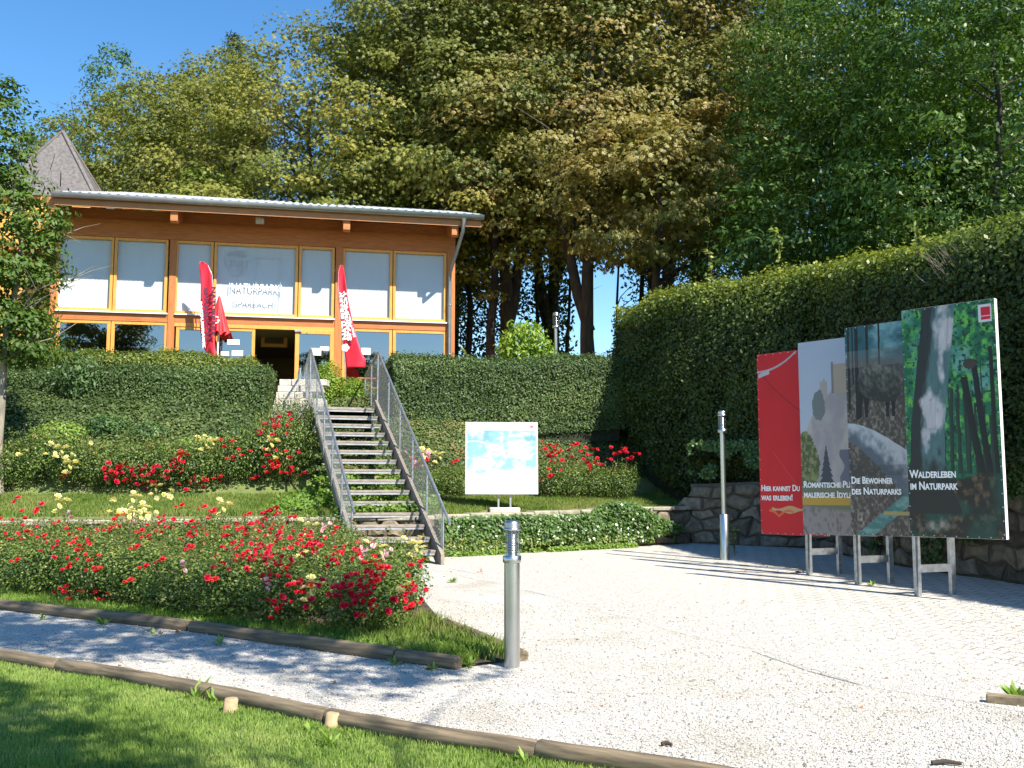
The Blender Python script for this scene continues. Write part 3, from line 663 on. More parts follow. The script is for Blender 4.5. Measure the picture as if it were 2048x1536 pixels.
# posts
for i, (a, b) in enumerate(((97, 111), (335, 349), (669, 684), (893, 909))):
    p = LB(); x0, x1 = gs(a, 650), gs(b, 650); p.bx(x0, x1, -.06, .12, FLOOR - .3, zT + .02, bev=.008); p.build('post', M['orange_wood_v'], BLD)
PX = [(gs(a, 650), gs(b, 650)) for a, b in ((97, 111), (335, 349), (669, 684), (893, 909))]
b = LB(); b.bx(PX[0][0], PX[3][1], -.075, .12, zT, zT + .48); b.build('header_beam', M['orange_wood'], BLD)
b = LB(); b.bx(PX[0][0], PX[3][1], -.03, .12, zT + .483, zE + .12); b.build('upper_boarding', M['orange_wood'], BLD)
for i in range(3):
    b = LB(); b.bx(PX[i][1] + .002, PX[i + 1][0] - .002, -.045, .12, zL, zS - .05); b.build('cross_beam', M['orange_wood'], BLD)
    b = LB(); b.bx(PX[i][1] + .002, PX[i + 1][0] - .002, -.12, .12, zS - .046, zS - .01); b.build('window_sill', M['white'], BLD)
def window(x0, x1, z0, z1, fw=.06, y=0, pane='glass', blind=False, name='window', open_=False):
    f = LB()
    f.bx(x0, x0 + fw, y - .03, y + .05, z0, z1, bev=.006); f.bx(x1 - fw, x1, y - .03, y + .05, z0, z1, bev=.006)
    f.bx(x0 + fw, x1 - fw, y - .03, y + .05, z0, z0 + fw, bev=.006); f.bx(x0 + fw, x1 - fw, y - .03, y + .05, z1 - fw, z1, bev=.006)
    o = f.build(name, M['yellow_wood'], BLD)
    p = LB(); p.quad((x0 + fw, y + .01, z0 + fw), (x1 - fw, y + .01, z0 + fw), (x1 - fw, y + .01, z1 - fw), (x0 + fw, y + .01, z1 - fw)); p.build('pane', M[pane], o)
    if blind:
        s = LB(); xx = x0 + .03; k = 0
        while xx < x1 - .03:
            wv = min(.125, x1 - .03 - xx); a = random.uniform(-.002, .002)
            s.quad((xx, y + .07 + a, z0 + .03), (xx + wv, y + .075 - a, z0 + .03), (xx + wv, y + .075 - a, z1), (xx, y + .07 + a, z1)); xx += .12; k += 1
        s.build('vertical_blind', M['blind'], o)
    return o
up = [(111, 226), (227, 335), (349, 426), (427, 596), (597, 669), (684, 785), (786, 893)]
for a, c in up: window(gs(a, 560) + .003, gs(c, 560) - .003, zS, zT - .002, .075, blind=True)
lz0 = FLOOR + .05
for a, c in ((111, 220), (221, 335), (684, 784), (785, 893)):
    window(gs(a, 690) + .003, gs(c, 690) - .003, FLOOR + .1, zL - .002, .085, pane='glass_low')
for a, c in ((351, 430), (431, 510)): window(gs(a, 690) + .003, gs(c, 690) - .003, FLOOR + .02, zL - .1, .085, pane='glass_low', name='glazed_door')
b = LB(); b.bx(PX[1][1] + .002, PX[2][0] - .002, -.05, .08, zL - .098, zL - .002); b.build('door_head', M['yellow_wood'], BLD)
dk = window(gs(590, 690), gs(668, 690), FLOOR + .02, zL - .1, .11, y=-.08, pane='glass_low', name='glazed_door')
b = LB(); b.bx(gs(604), gs(604) + .03, -.2, -.12, FLOOR + .95, FLOOR + 1.25); b.build('handle', M['steel'], dk)
b = LB(); b.bx(gs(592), gs(606), -.16, -.12, zL - .16, zL - .11); b.build('door_closer', M['steel'], dk)
# notices on the doors
for (a, y0, c, y1) in ((455, 679, 479, 690), (442, 703, 458, 712), (464, 701, 486, 712), (620, 697, 642, 712), (640, 694, 658, 702), (723, 696, 741, 710)):
    s0, za = fac(a, y0); s1, zb = fac(c, y1); b = LB(); b.bx(s0, s1, -.11 if a in (620, 640) else -.034, -.105 if a in (620, 640) else -.031, zb, za); o = b.build('paper_notice', M['paper'], BLD)
# interior room
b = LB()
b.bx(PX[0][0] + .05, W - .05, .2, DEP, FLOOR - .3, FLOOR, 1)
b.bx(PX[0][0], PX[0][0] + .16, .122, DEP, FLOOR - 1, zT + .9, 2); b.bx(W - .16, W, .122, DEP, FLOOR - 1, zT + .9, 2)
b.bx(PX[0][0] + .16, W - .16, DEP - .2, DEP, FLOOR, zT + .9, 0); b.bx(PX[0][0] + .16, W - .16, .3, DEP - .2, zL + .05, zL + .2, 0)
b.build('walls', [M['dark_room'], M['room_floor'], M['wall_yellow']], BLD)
s0, z0 = fac(522, 700, -2.5); s1, z1 = fac(575, 655, -2.5)
o = LB().bx(s0, s1, 2.5, 2.56, z0 + .1, z1).build('inner_door', M['yellow_wood'], BLD)
LB().bx(s0 + .1, s1 - .1, 2.48, 2.497, z0 + .2, z1 - .1).build('pane', M['glass_low'], o)
# counter and things inside
c = empty('counter', tuple(F0 + fa * gs(556) - fn * 1.7 + Vector((0, 0, FLOOR))), 'brown counter standing inside the open door', 'counter', rz=FA)
LB().bx(-.45, .45, -.25, .25, 0, .95, bev=.02).build('cabinet', M['orange_wood'], c); LB().bx(-.5, .5, -.3, .3, .953, .99).build('counter_top', M['grey_wood'], c)
# roof
RX0, RX1 = fac(108, 392, 1.25)[0], fac(964, 440, 1.25)[0]; SL = math.tan(R(16.35)); EY = -1.28
def rz_(y): return zE + .14 + (y - EY) * SL
nx = int((RX1 - RX0) / .035); ys = [EY - .06] + [EY - .06 + .34 * k for k in range(1, 27)]
vs = []; 
for j, y in enumerate(ys):
    for k in (0, 1):
        for i in range(nx + 1):
            x = RX0 + (RX1 - RX0) * i / nx; ph = (x / .23) % 1
            vs.append((x, y + (0 if k == 0 else -.02), rz_(y) + .028 * math.sin(ph * 2 * math.pi) + (.0 if k == 0 else .022)))
fs = []; n1 = nx + 1
for j in range(len(ys) * 2 - 1):
    for i in range(nx): fs.append((j * n1 + i, j * n1 + i + 1, (j + 1) * n1 + i + 1, (j + 1) * n1 + i))
b = MB(); b.add(vs, fs, 0, False); rf = b.build('roof', simple('painted_glint_tile', (.66, .67, .7), .25, 0, .12, 20), BLD)  # tile colour made pale to stand in for sun glint
b = LB(); yA, yB = EY + .03, ys[-1]; z_a, z_b = rz_(yA) - .075, rz_(yB) - .075
b.add([(RX0 + .05, yA, z_a), (RX1 - .05, yA, z_a), (RX1 - .05, yB, z_b), (RX0 + .05, yB, z_b), (RX0 + .05, yA, z_a - .05), (RX1 - .05, yA, z_a - .05), (RX1 - .05, yB, z_b - .05), (RX0 + .05, yB, z_b - .05)],
      [(3, 2, 1, 0), (4, 5, 6, 7), (0, 1, 5, 4), (1, 2, 6, 5), (2, 3, 7, 6), (3, 0, 4, 7)]); b.build('roof_boarding', M['orange_wood'], BLD)
b = LB(); b.bx(RX0 + .03, RX1 - .03, EY - .02, EY + .026, zE - .19, zE + .08); b.build('fascia_board', M['fascia_wood'], BLD)
for px in (104, 350, 693, 908):
    s = fac(px, 450, 1.0)[0]; b = LB(); y1, y2 = EY + .05, .6; wv = .09; h = .5
    zt1, zt2 = rz_(y1) - .13, rz_(y2) - .13
    b.add([(s + q, y, z) for y, z in ((y1, zt1), (y1, zt1 - h * .9), (y1 + .1, zt1 - h), (y2, zt2 - h), (y2, zt2)) for q in (-wv, wv)],
          [(0, 1, 3, 2), (2, 3, 5, 4), (4, 5, 7, 6), (6, 7, 9, 8), (8, 9, 1, 0), (0, 2, 4, 6, 8), (1, 9, 7, 5, 3)]); b.build('rafter', M['orange_wood'], BLD)
b = LB(); ng = 12; vs = []
for x in (RX0 - .02, RX1 + .03):
    for k in range(ng + 1):
        t = math.pi * k / ng; vs.append((x, EY - .12 - .09 * math.cos(t), zE + .11 - .13 * math.sin(t)))
for x in (RX0 - .02, RX1 + .03):
    for k in range(ng + 1):
        t = math.pi * k / ng; vs.append((x, EY - .12 - .083 * math.cos(t), zE + .112 - .123 * math.sin(t)))
m_ = ng + 1
fs = [(k, k + 1, m_ + k + 1, m_ + k) for k in range(ng)] + [(2 * m_ + k, 3 * m_ + k, 3 * m_ + k + 1, 2 * m_ + k + 1) for k in range(ng)] + [tuple(range(m_)), tuple(range(m_, 2 * m_))[::-1]]
b.add(vs, fs, 0, True)
for x in np.arange(RX0 + .9, RX1, 1.3): b.bx(x - .015, x + .015, EY - .215, EY - .02, zE + .1, zE + .125)
b.build('gutter', M['zinc'], BLD)
gx = fac(927, 440, 1.35)[0]; wx = fac(899, 600, .1)[0]
b = LB(); b.tube([(gx, EY - .11, zE + .0), (gx, EY - .11, zE - .12), (gx - .02, EY - .1, zE - .35), (wx, -.17, zE - 1.25), (wx, -.13, zE - 1.45), (wx, -.13, FLOOR - .3)], [.085, .05, .05, .05, .05, .05], 14)
for z in (zE - 2.2, zE - 3.6): b.lathe((wx, -.13, z), [(.05, 0), (.062, 0), (.062, .03), (.05, .03)])
b.build('downpipe', M['zinc'], BLD)
s, z = fac(520, 442, .9); b = LB(); b.bx(s - .11, s + .11, -1.0, -.86, z - .08, z + .08, bev=.02); b.bx(s - .02, s + .02, -.9, -.84, z + .08, z + .3); b.build('eave_floodlight', M['concrete'], BLD)

# writing etched on the big pane
def text(body, size, mat, name, loc, rot, parent=None, align='LEFT', ext=.002, smallcaps=False, bold=0.0, xs=1.0, shear=0.0):
    cu = bpy.data.curves.new(name, 'FONT'); cu.body = body.lower() if False else body; cu.size = size; cu.align_x = align; cu.extrude = ext; cu.offset = bold; cu.shear = shear
    cu.resolution_u = 3
    if smallcaps:
        cu.small_caps_scale = .76
        for i, ch in enumerate(body): cu.body_format[i].use_small_caps = True
    t = bpy.data.objects.new(name, cu); COL.objects.link(t)
    dg = bpy.context.evaluated_depsgraph_get(); me = bpy.data.meshes.new_from_object(t.evaluated_get(dg))
    bpy.data.objects.remove(t); me.materials.clear(); me.materials.append(mat)
    o = link(name, me, parent); o.location = loc; o.rotation_euler = rot; o.scale = (xs, 1, 1)
    return o
s0, zz = fac(462, 579, .03); s1 = fac(560, 579, .03)[0]
text('|NATURPARK|', .27, M['text_white'], 'lettering', ((s0 + s1) / 2, -.012, zz), (R(90), 0, 0), BLD, 'CENTER', bold=0, xs=.84)
s0, zz = fac(462, 606, .03)
text('|SPARBACH|', .24, M['text_white'], 'lettering', ((s0 + s1) / 2, -.012, zz), (R(90), 0, 0), BLD, 'CENTER', bold=0, xs=.88)
# faint crest on the glass: shield, crown and fringe drawn as thin strips
b = LB(); sc_, zc = fac(473, 525, .03)
def ringp(pts, wd=.012):
    for i in range(len(pts)):
        p, q = pts[i], pts[(i + 1) % len(pts)]; b.beam((sc_ + p[0], -.014, zc + p[1]), (sc_ + q[0], -.014, zc + q[1]), .004, wd)
ringp([(-.17, .2), (.17, .2), (.17, -.05), (.1, -.2), (0, -.27), (-.1, -.2), (-.17, -.05)])
ringp([(-.25, .24), (.25, .24), (.27, 0), (.16, -.28), (0, -.36), (-.16, -.28), (-.27, 0)], .02)
for q in (-.1, 0, .1): b.beam((sc_ + q, -.014, zc + .19), (sc_ + q, -.014, zc - .2), .004, .012)
for q in (-.05, .07): b.beam((sc_ - .17, -.0145, zc + q), (sc_ + .17, -.0145, zc + q), .004, .012)
for k in range(5):
    a = (k - 2) * .09; b.beam((sc_ + a * .7, -.014, zc + .25), (sc_ + a, -.014, zc + .38 - abs(a) * .3), .004, .02)
ringp([(-.15, .26), (.15, .26), (.15, .29), (-.15, .29)])
for q in (-.2, .2): b.beam((sc_ + q, -.014, zc - .1), (sc_ + q * 1.1, -.014, zc + .12), .004, .05)
b.build('etched_crest', M['text_grey'], BLD)
b = LB(); sa, za = fac(505, 515, .03); sb, zb = fac(560, 620, .03)
b.bx(sa, sb, -.015, -.012, za, za + .012); b.bx(sb - .012, sb, -.015, -.012, zb, za); sc2 = fac(512, 560)[0]; b.bx(sc2, sc2 + .01, -.0155, -.0125, zb, za)
b.build('etched_line', M['text_grey'], BLD)

# slate tower behind, left
T0 = P(118, 400, 33.0); tw = empty('slate_tower', (T0.x, 33.0, 3.6), 'steep grey slate pyramid roof of a small tower behind the pavilion', 'tower', rz=R(8))
zt = P(110, 262, 33).z - 3.6; ze = P(110, 400, 33).z - 3.6 - .3; hw = 1.62
LB().bx(-hw + .2, hw - .2, -hw + .2, hw - .2, 0, ze).build('wall', M['wall_yellow'], tw)
b = MB(); nrow = 8
for k in range(nrow):
    r0 = hw * (1 - k / nrow) + .015; r1 = hw * (1 - (k + 1) / nrow) + .0; z0 = ze + (zt - ze) * k / nrow; z1 = ze + (zt - ze) * (k + 1) / nrow + .01
    q0 = [(-r0, -r0), (r0, -r0), (r0, r0), (-r0, r0)]; q1 = [(-r1, -r1), (r1, -r1), (r1, r1), (-r1, r1)]
    for i in range(4):
        a, c = q0[i], q0[(i + 1) % 4]; a1, c1 = q1[i], q1[(i + 1) % 4]; n = max(1, (nrow - k) // 2)
        for m in range(n):
            t0, t1 = m / n, (m + 1) / n - (.012 if n > 1 else 0); L_ = lambda p, q, t: (p[0] + (q[0] - p[0]) * t, p[1] + (q[1] - p[1]) * t)
            jz = random.uniform(0, .004)
            b.add([L_(a, c, t0) + (z0 - .03 + jz,), L_(a, c, t1) + (z0 - .03 + jz,), L_(a1, c1, t1) + (z1,), L_(a1, c1, t0) + (z1,)], [(0, 1, 2, 3)])
b.build('roof', M['grey_tile'], tw)
b = MB()
for q in ((-1, -1), (1, -1), (1, 1), (-1, 1)): b.beam((q[0] * hw, q[1] * hw, ze - .02), (0, 0, zt + .02), .12, .05)
b.build('hip_ridge', M['grey_tile'], tw)
b = MB(); b.tube([(0, 0, zt), (0, 0, zt + .35)], [.05, .02], 8); b.build('finial', M['bark_dark'], tw)

# yellow-ochre wing left of the pavilion
wg = empty('side_wing', tuple(F0 + fa * -.35), 'ochre wing wall half hidden by the young tree left of the window wall', 'building', rz=FA)
LB().bx(-5.2, 0.27, 1.2, 6, FLOOR - .6, zT - .25).build('wall', M['wall_yellow'], wg)
LB().bx(-5.4, .3, .9, 6.2, zT - .248, zT - .05).build('roof_edge', M['orange_wood'], wg)
for x in (-1.6, -3.6):
    o = LB().bx(x - .5, x + .5, 1.15, 1.198, FLOOR + .8, FLOOR + 2).build('window', M['yellow_wood'], wg); LB().bx(x - .42, x + .42, 1.14, 1.148, FLOOR + .88, FLOOR + 1.92).build('pane', M['glass_low'], o)

# ------------------------------------------------------------------ staircase
SA = R(16.5); ta = Vector((math.cos(SA), math.sin(SA), 0)); tn_ = Vector((-ta.y, ta.x, 0))
B0 = GP(880, 1128); B0 = Vector((B0.x, B0.y, B0.z))            # right foot of the staircase
topR = P(752, 817, 23.35)                                      # right end of the landing edge
RUN = Vector((topR.x - B0.x, topR.y - B0.y, 0)); WID = 1.47; NT = 15
ST = empty('staircase', tuple(B0), 'open steel and timber staircase with wire mesh railings', 'staircase')
rise = (topR.z - B0.z) / (NT + .2)
def sp_(t, w, z=0.0):
    "t 0..1 up the flight, w 0 (right) .. 1 (left)"
    return RUN * t - ta * WID * w + Vector((0, 0, (topR.z - B0.z) * t + z))
for k in range(NT):
    t = (k + .55) / (NT - .35) ; c = RUN * min(t, 1.0) - ta * WID * .5 + Vector((0, 0, rise * (k + 1) + .0))
    b = MB(); b.box(c, (WID - .09, .27, .05), SA, bev=.006); o = b.build('tread', M['grey_wood'], ST)
    q = MB(); q.box(c + Vector((0, 0, -.045)) - tn_ * .12, (WID - .12, .012, .036), SA); q.build('nosing_rail', M['steel_dull'], o)
for w in (0, 1):
    b = MB(); a0 = sp_(-.02, w, .0); a1 = sp_(1.0, w, .0); up_ = Vector((0, 0, .17)); dn = Vector((0, 0, -.10)); th = ta * .03
    prof = [sp_(-.03, w, -.02 - (topR.z - B0.z) * -.03), sp_(-.03, w, .27 + .0), sp_(1.0, w, .2), sp_(1.0, w, -.12), sp_(.03, w, -.02 - (topR.z - B0.z) * .03)]
    prof[0].z = 0; prof[4].z = 0
    b.add([p - th for p in prof] + [p + th for p in prof], [(0, 1, 2, 3, 4), (9, 8, 7, 6, 5)] + [(i, (i + 1) % 5 + 0, (i + 1) % 5 + 5, i + 5) for i in range(5)])
    b.build('stringer', M['grey_wood'], ST)
# landing deck and its supports
LD = 2.2
dc = topR - B0 - ta * WID * .5 + tn_ * (LD / 2 + .05)
MB().box(dc + Vector((0, 0, -.01)), (WID + .1, LD, .06), SA).build('landing', M['grey_wood'], ST)
b = MB()
for w in (.04, .96):
    for dd in (.12, LD - .05):
        p = topR - B0 - ta * WID * w + tn_ * dd; MB().tube([p + Vector((0, 0, -.04)), p + Vector((0, 0, -1.9 if dd < 1 else -.8))], .045, 10).build('landing_leg', M['steel'], ST)

def railing(w, posts, side_lab):
    off = ta * (.05 if w == 0 else -.05)
    Hh = 1.0; top = [sp_(-.075 if w == 0 else -.02, w, .95) + off]
    t_end = 1.0; top.append(sp_(t_end, w, Hh + .12) + off)
    e = empty('railing', (0, 0, 0)); e.parent = ST
    # level part over the landing
    lv = topR - B0 - ta * WID * w + off; p1 = lv + tn_ * LD + Vector((0, 0, 1.0))
    crest = lv + Vector((0, 0, 1.36)) + tn_ * .1
    hr = MB(); hr.tube([top[0], crest], .026, 10); hr.tube([crest, p1], .026, 10); hr.build('handrail', M['steel'], e)
    for t in posts:
        base = sp_(t, w, .06) + off; topp = top[0] + (crest - top[0]) * ((base - top[0]).dot(RUN) / (crest - top[0]).dot(RUN))
        MB().tube([base, topp], .021, 8).build('post', M['steel'], e)
    for q in (.12, LD * .5, LD):
        base = lv + tn_ * q + Vector((0, 0, -.05)); tz = crest + (p1 - crest) * max(0, (q - .1) / (LD - .1))
        MB().tube([base, Vector((base.x, base.y, tz.z))], .021, 8).build('post', M['steel'], e)
    # mesh infill of crossing wires
    m = MB(); uL = (crest - top[0]); nW = 74
    lowA = sp_(.02, w, .17) + off; lowB = sp_(1.0, w, .17) + off
    A = lambda u: lowA + (lowB - lowA) * u
    Bt = lambda u: sp_(.02, w, 1.0) + off + (crest - sp_(.02, w, 1.0) - off) * u
    def pt(u, v): return A(u) + (Bt(u) - A(u)) * v
    def wire(p, q, r=.0024):
        m.tube([p, q], r, 3, cap=False, smooth=False)
    nd = 62; span = 9
    for i in range(-span, nd):
        for sgn in (1, -1):
            u0, u1 = i / nd, (i + span) / nd
            v0, v1 = (0.0, 1.0) if sgn == 1 else (1.0, 0.0)
            if u0 < 0: f = -u0 / (u1 - u0); v0 = v0 + (v1 - v0) * f; u0 = 0
            if u1 > 1: f = (1 - u0) / (u1 - u0); v1 = v0 + (v1 - v0) * f; u1 = 1
            if u1 > u0: wire(pt(u0, v0), pt(u1, v1))
    wire(pt(0, 0), pt(1, 0), .006); wire(pt(0, 0), pt(0, 1), .006)
    l0 = lv + Vector((0, 0, .05)) + tn_ * .12; l1 = lv + Vector((0, 0, .05)) + tn_ * LD
    h0_, h1_ = crest, p1; nd2 = 22; sp2 = 12
    def pt2(u, v): a = l0 + (l1 - l0) * u; c2 = h0_ + (h1_ - h0_) * u; return a + (c2 - a) * v
    for i in range(-sp2, nd2):
        for sgn in (1, -1):
            u0, u1 = i / nd2, (i + sp2) / nd2; v0, v1 = (0.0, 1.0) if sgn == 1 else (1.0, 0.0)
            if u0 < 0: f = -u0 / (u1 - u0); v0 = v0 + (v1 - v0) * f; u0 = 0
            if u1 > 1: f = (1 - u0) / (u1 - u0); v1 = v0 + (v1 - v0) * f; u1 = 1
            if u1 > u0: wire(pt2(u0, v0), pt2(u1, v1))
    m.build('wire_mesh', M['steel'], e)
railing(0, [-.0, .2, .4, .6, .8], 'right'); railing(1, [.02, .21, .41, .61, .81], 'left')
# stone steps behind, going up to the door on the left
ss = empty('stone_steps', tuple(P(572, 848, 23.4)), 'pale stone block steps between the left hedge and the stair railing', 'steps')
b = MB(); zb = P(577, 848, 24.0).z
for k in range(7):
    yy = .16 * k; x = -.42
    z_ = k * .172
    while x < .42:
        wv = random.uniform(.3, .5); b.box((x + wv / 2, yy + .2, z_ + .05), (wv - .015, .4, .155), 0, bev=.015); x += wv
b.build('step_blocks', M['paver_stone'], ss)

X0 = lambda px: (px - 1024) / F * 22.5
# ------------------------------------------------------------------ shrubs
def blob_leaves(cx, cy, cz, rx, ry, rz, n, leaf, lw=.5, shell=.55, droop=.25, seed=0):
    d = unit(rng.normal(size=(n, 3))); r = shell + (1 - shell) * rng.random(n) ** .6
    lum = .72 + .56 * fbm(d[:, 0] * 2 + 9 + seed, d[:, 1] * 2 + d[:, 2] * 1.7 + 5, 61 + seed)
    C = d * (r * lum)[:, None] * np.array([rx, ry, rz]) + np.array([cx, cy, cz])
    V = leaves(C, d * .8 + np.array([0, 0, .6]) + rng.normal(size=(n, 3)) * .45, leaf * rng.uniform(.6, 1.25, n), leaf * lw, droop)
    return V, C
def shrub(name, x, y, z, rx, rz, n, leaf, mat, label, cat='shrub', lw=.5, droop=.25, stems=5, group=None, seed=0, ry=None):
    e = empty(name, (x, y, z), label, cat, group); ry = ry or rx
    V, C = blob_leaves(0, 0, rz, rx, ry, rz, n, leaf, lw, .3, droop, seed)
    k = V[:, :, 2].min(1) > .02; V = V[k]
    link('foliage', quads_mesh('foliage', V, mat, {'tone': np.clip(rng.random(len(V)) * .9 + .1, 0, 1)}), e)
    b = MB()
    for i in range(stems):
        a = 2 * math.pi * i / stems; b.tube([(0.04 * math.cos(a), .04 * math.sin(a), -.03), (.25 * rx * math.cos(a), .25 * ry * math.sin(a), rz * .7), (.6 * rx * math.cos(a), .6 * ry * math.sin(a), rz * 1.4)], [.018, .013, .006], 6)
    b.build('stems', M['bark_dark'], e); return e
p = P(672, 818, 24.8); z0 = 3.3
shrub('golden_shrub', P(652, 800, 25.75).x, 25.75, 3.3, .46, .8, 6200, .07, M['l_lime'], 'taller yellow-green shrub just beyond the top of the stairs', seed=1)
shrub('golden_shrub', P(708, 800, 25.7).x, 25.75, 3.3, .55, .6, 6200, .07, M['l_lime'], 'lower yellow-green shrub in front of the right flag', seed=2)
sb = P(1050, 700, 28.5)
shrub('broadleaf_shrub', sb.x, 28.5, 4.05, .95, 1.2, 3400, .17, M['l_lime'], 'round bright green shrub beside the small lamp under the trees', seed=3, lw=.42, droop=.6)
shrub('broadleaf_shrub', P(1140, 700, 29.5).x, 29.5, 4.1, .75, .58, 1600, .12, M['l_horn'], 'darker shrub right of the small lamp', seed=8, lw=.5, droop=.4)
shrub('potted_shrub', P(838, 700, 26.9).x, 26.9, 3.75, .42, .7, 420, .1, M['l_blue'], 'small loose leafy shrub in front of the lower right windows', seed=4, droop=.4)
shrub('roof_shrub', P(462, 715, 25.3).x, 25.3, 3.9, .38, .46, 1300, .06, M['l_lime'], 'pale green shrub at the right end of the upper left hedge', seed=5)

for i, (px, t, rx, rz, lb) in enumerate(((300, 4.6, .5, .28, 'pale green low bush on the slope under the middle of the left hedge'), (400, 4.3, .55, .24, 'low yellowish bush on the slope near the pale yellow roses'), (215, 4.8, .5, .3, 'leafy low bush on the slope above the red roses'), (120, 4.5, .6, .32, 'low bush on the slope beside the young tree'), (480, 4.6, .5, .22, 'small low bush on the slope left of the staircase'))):
    yy = wallY(X0(px)) + t; xx = (px - 1024) / F * yy; shrub('low_bush', xx, yy, H(xx, yy) - .02, rx, rz, 1500, .085, M['l_weed'] if i % 2 else M['l_blue'], lb, stems=4, group='low bushes on the ivy slope', seed=30 + i)
# ------------------------------------------------------------------ flags and umbrella
def sail(name, base_px, Y, outline, label, mirror=False, rot=0):
    """feather flag; outline = list of (y, xleft, xright) photo pixels from top to bottom"""
    e = empty(name, (P(base_px[0], base_px[1], Y).x, Y, H(P(base_px[0], base_px[1], Y).x, Y)), label, 'flag', 'red feather flags')
    inv = Vector(e.location); rows = []; nx = 8
    for i in range(len(outline) * 4 - 3):
        f = i / 4; a = int(min(f, len(outline) - 1.001)); t = f - a
        r = [outline[a][k] + (outline[a + 1][k] - outline[a][k]) * t for k in range(3)]
        L_ = P(r[1], r[0], Y) - inv; R_ = P(r[2], r[0], Y) - inv; row = []
        for j in range(nx + 1):
            q = L_ + (R_ - L_) * (j / nx); q.y = .07 * math.sin(j / nx * 3.4 + f * .3) * (.3 + f * .08) + .012 * math.sin(f * 1.7 + j * .8); row.append(q)
        rows.append(row)
    vs = [v for r in rows for v in r]; n1 = nx + 1
    fs = [(i * n1 + j, i * n1 + j + 1, (i + 1) * n1 + j + 1, (i + 1) * n1 + j) for i in range(len(rows) - 1) for j in range(nx)]
    b = MB(); b.add(vs, fs, 0, True); o = b.build('sail', M['red_cloth'], e)
    md = o.modifiers.new('t', 'SOLIDIFY'); md.thickness = .004
    return e, inv, o
YF = 25.95
out2 = [(530, 680, 685), (540, 676, 688), (560, 675, 691), (600, 677, 697), (640, 681, 705), (680, 685, 715), (705, 688, 724), (720, 690, 732), (736, 691, 731)]
e2, inv2, o2 = sail('feather_flag', (692, 790), YF, out2, 'right red feather flag above the golden shrub, white lettering running upwards')
b = MB(); pts = [P(692, 790, YF), P(690.5, 735, YF), P(686, 680, YF), P(680, 620, YF), P(676.5, 575, YF), P(676.5, 545, YF), P(681, 531, YF)]
b.tube([q - inv2 + Vector((0, .02, 0)) for q in [Vector((pts[0].x, YF, inv2.z))] + pts[1:]], [.02, .018, .016, .014, .01, .008, .005], 8); b.build('pole', M['steel'], e2)
def flag_text(parent, inv, body, px0, py0, px1, py1, hpx, mat, mirror=False):
    "text running from (px0,py0) to (px1,py1), letter height hpx photo pixels"
    a = P(px0, py0, YF) - inv; c = P(px1, py1, YF) - inv; d = c - a; size = hpx / F * YF * 1.38
    t = text(body, size, mat, 'lettering', (0, 0, 0), (0, 0, 0), parent, ext=.003, bold=.008)
    w_ = max(v.co.x for v in t.data.vertices); k = d.length / w_
    X = d.normalized(); X.y = 0; Z = Vector((0, -1, 0)); Yv = Z.cross(X).normalized()
    if mirror: Yv = -Yv
    m = Matrix((X * k, Yv, Z)).transposed().to_4x4(); t.matrix_local = Matrix.Translation(Vector((a.x, -.16, a.z))) @ m
    return t
flag_text(e2, inv2, 'NATURPARK', 696, 681, 690, 584, 9, M['text_white'])
flag_text(e2, inv2, 'SPARBACH', 705, 682, 694, 588, 9, M['text_white'])
flag_text(e2, inv2, 'Natur berührt', 713, 675, 700, 630, 4.5, M['text_white'])
b = MB(); c = P(693, 697, YF) - inv2
for k in range(5):
    a = 2 * math.pi * k / 5; q = c + Vector((math.cos(a), 0, math.sin(a))) * .055; q.y = -.165
    b.add([q + Vector((math.cos(2 * math.pi * j / 10), 0, math.sin(2 * math.pi * j / 10))) * .05 + Vector((0, -.002 * k, 0)) for j in range(10)], [tuple(range(10))])
b.build('flower_emblem', M['text_white'], e2)
out1 = [(523, 399, 406), (530, 398, 416), (545, 400, 422), (570, 401, 426), (610, 400, 428), (650, 398, 429), (680, 402, 430), (700, 409, 432), (714, 417, 437)]
e1, inv1, o1 = sail('feather_flag', (430, 790), YF, out1, 'left red feather flag turned aside with mirrored lettering')
b = MB(); pts = [P(430, 790, YF), P(427, 690, YF), P(427, 600, YF), P(424, 550, YF), P(416, 531, YF), P(401, 523, YF)]
b.tube([q - inv1 + Vector((0, .02, 0)) for q in [Vector((pts[0].x, YF, inv1.z))] + pts[1:]], [.02, .018, .014, .01, .008, .005], 8); b.build('pole', M['steel'], e1)
flag_text(e1, inv1, 'NATURPARK', 427, 576, 426, 678, 8, M['text_dark'], False)
flag_text(e1, inv1, 'SPARBACH', 411, 578, 414, 682, 8, M['text_dark'], False)
flag_text(e1, inv1, 'NATURPARK', 403, 606, 410, 700, 4.5, M['text_white'], False)
# closed umbrella
YU = 26.25; ux = P(437, 650, YU).x; um = empty('closed_umbrella', (ux, YU, 3.7), 'closed red parasol with white emblem between the left flag and the door', 'umbrella')
b = MB(); prof = []
zt, zb = P(437, 592, YU).z - 3.7, P(437, 668, YU).z - 3.7
n = 40; vs = []
for j in range(12):
    f = j / 11; z = zt + (zb - zt) * f; r = .02 + .23 * f ** .9
    for k in range(n):
        t = 2 * math.pi * k / n; rr = r * (1 + .28 * math.sin(t * 8) * f); vs.append((rr * math.cos(t), rr * math.sin(t), z + (.05 * math.sin(t * 8) * f if j == 11 else 0)))
b.add(vs, [(j * n + k, j * n + (k + 1) % n, (j + 1) * n + (k + 1) % n, (j + 1) * n + k) for j in range(11) for k in range(n)], 0, True); b.build('canopy', M['red_cloth2'], um)
MB().tube([(0, 0, -.05), (0, 0, zt + .06)], .022, 10).build('pole', M['white'], um)
b = MB(); 
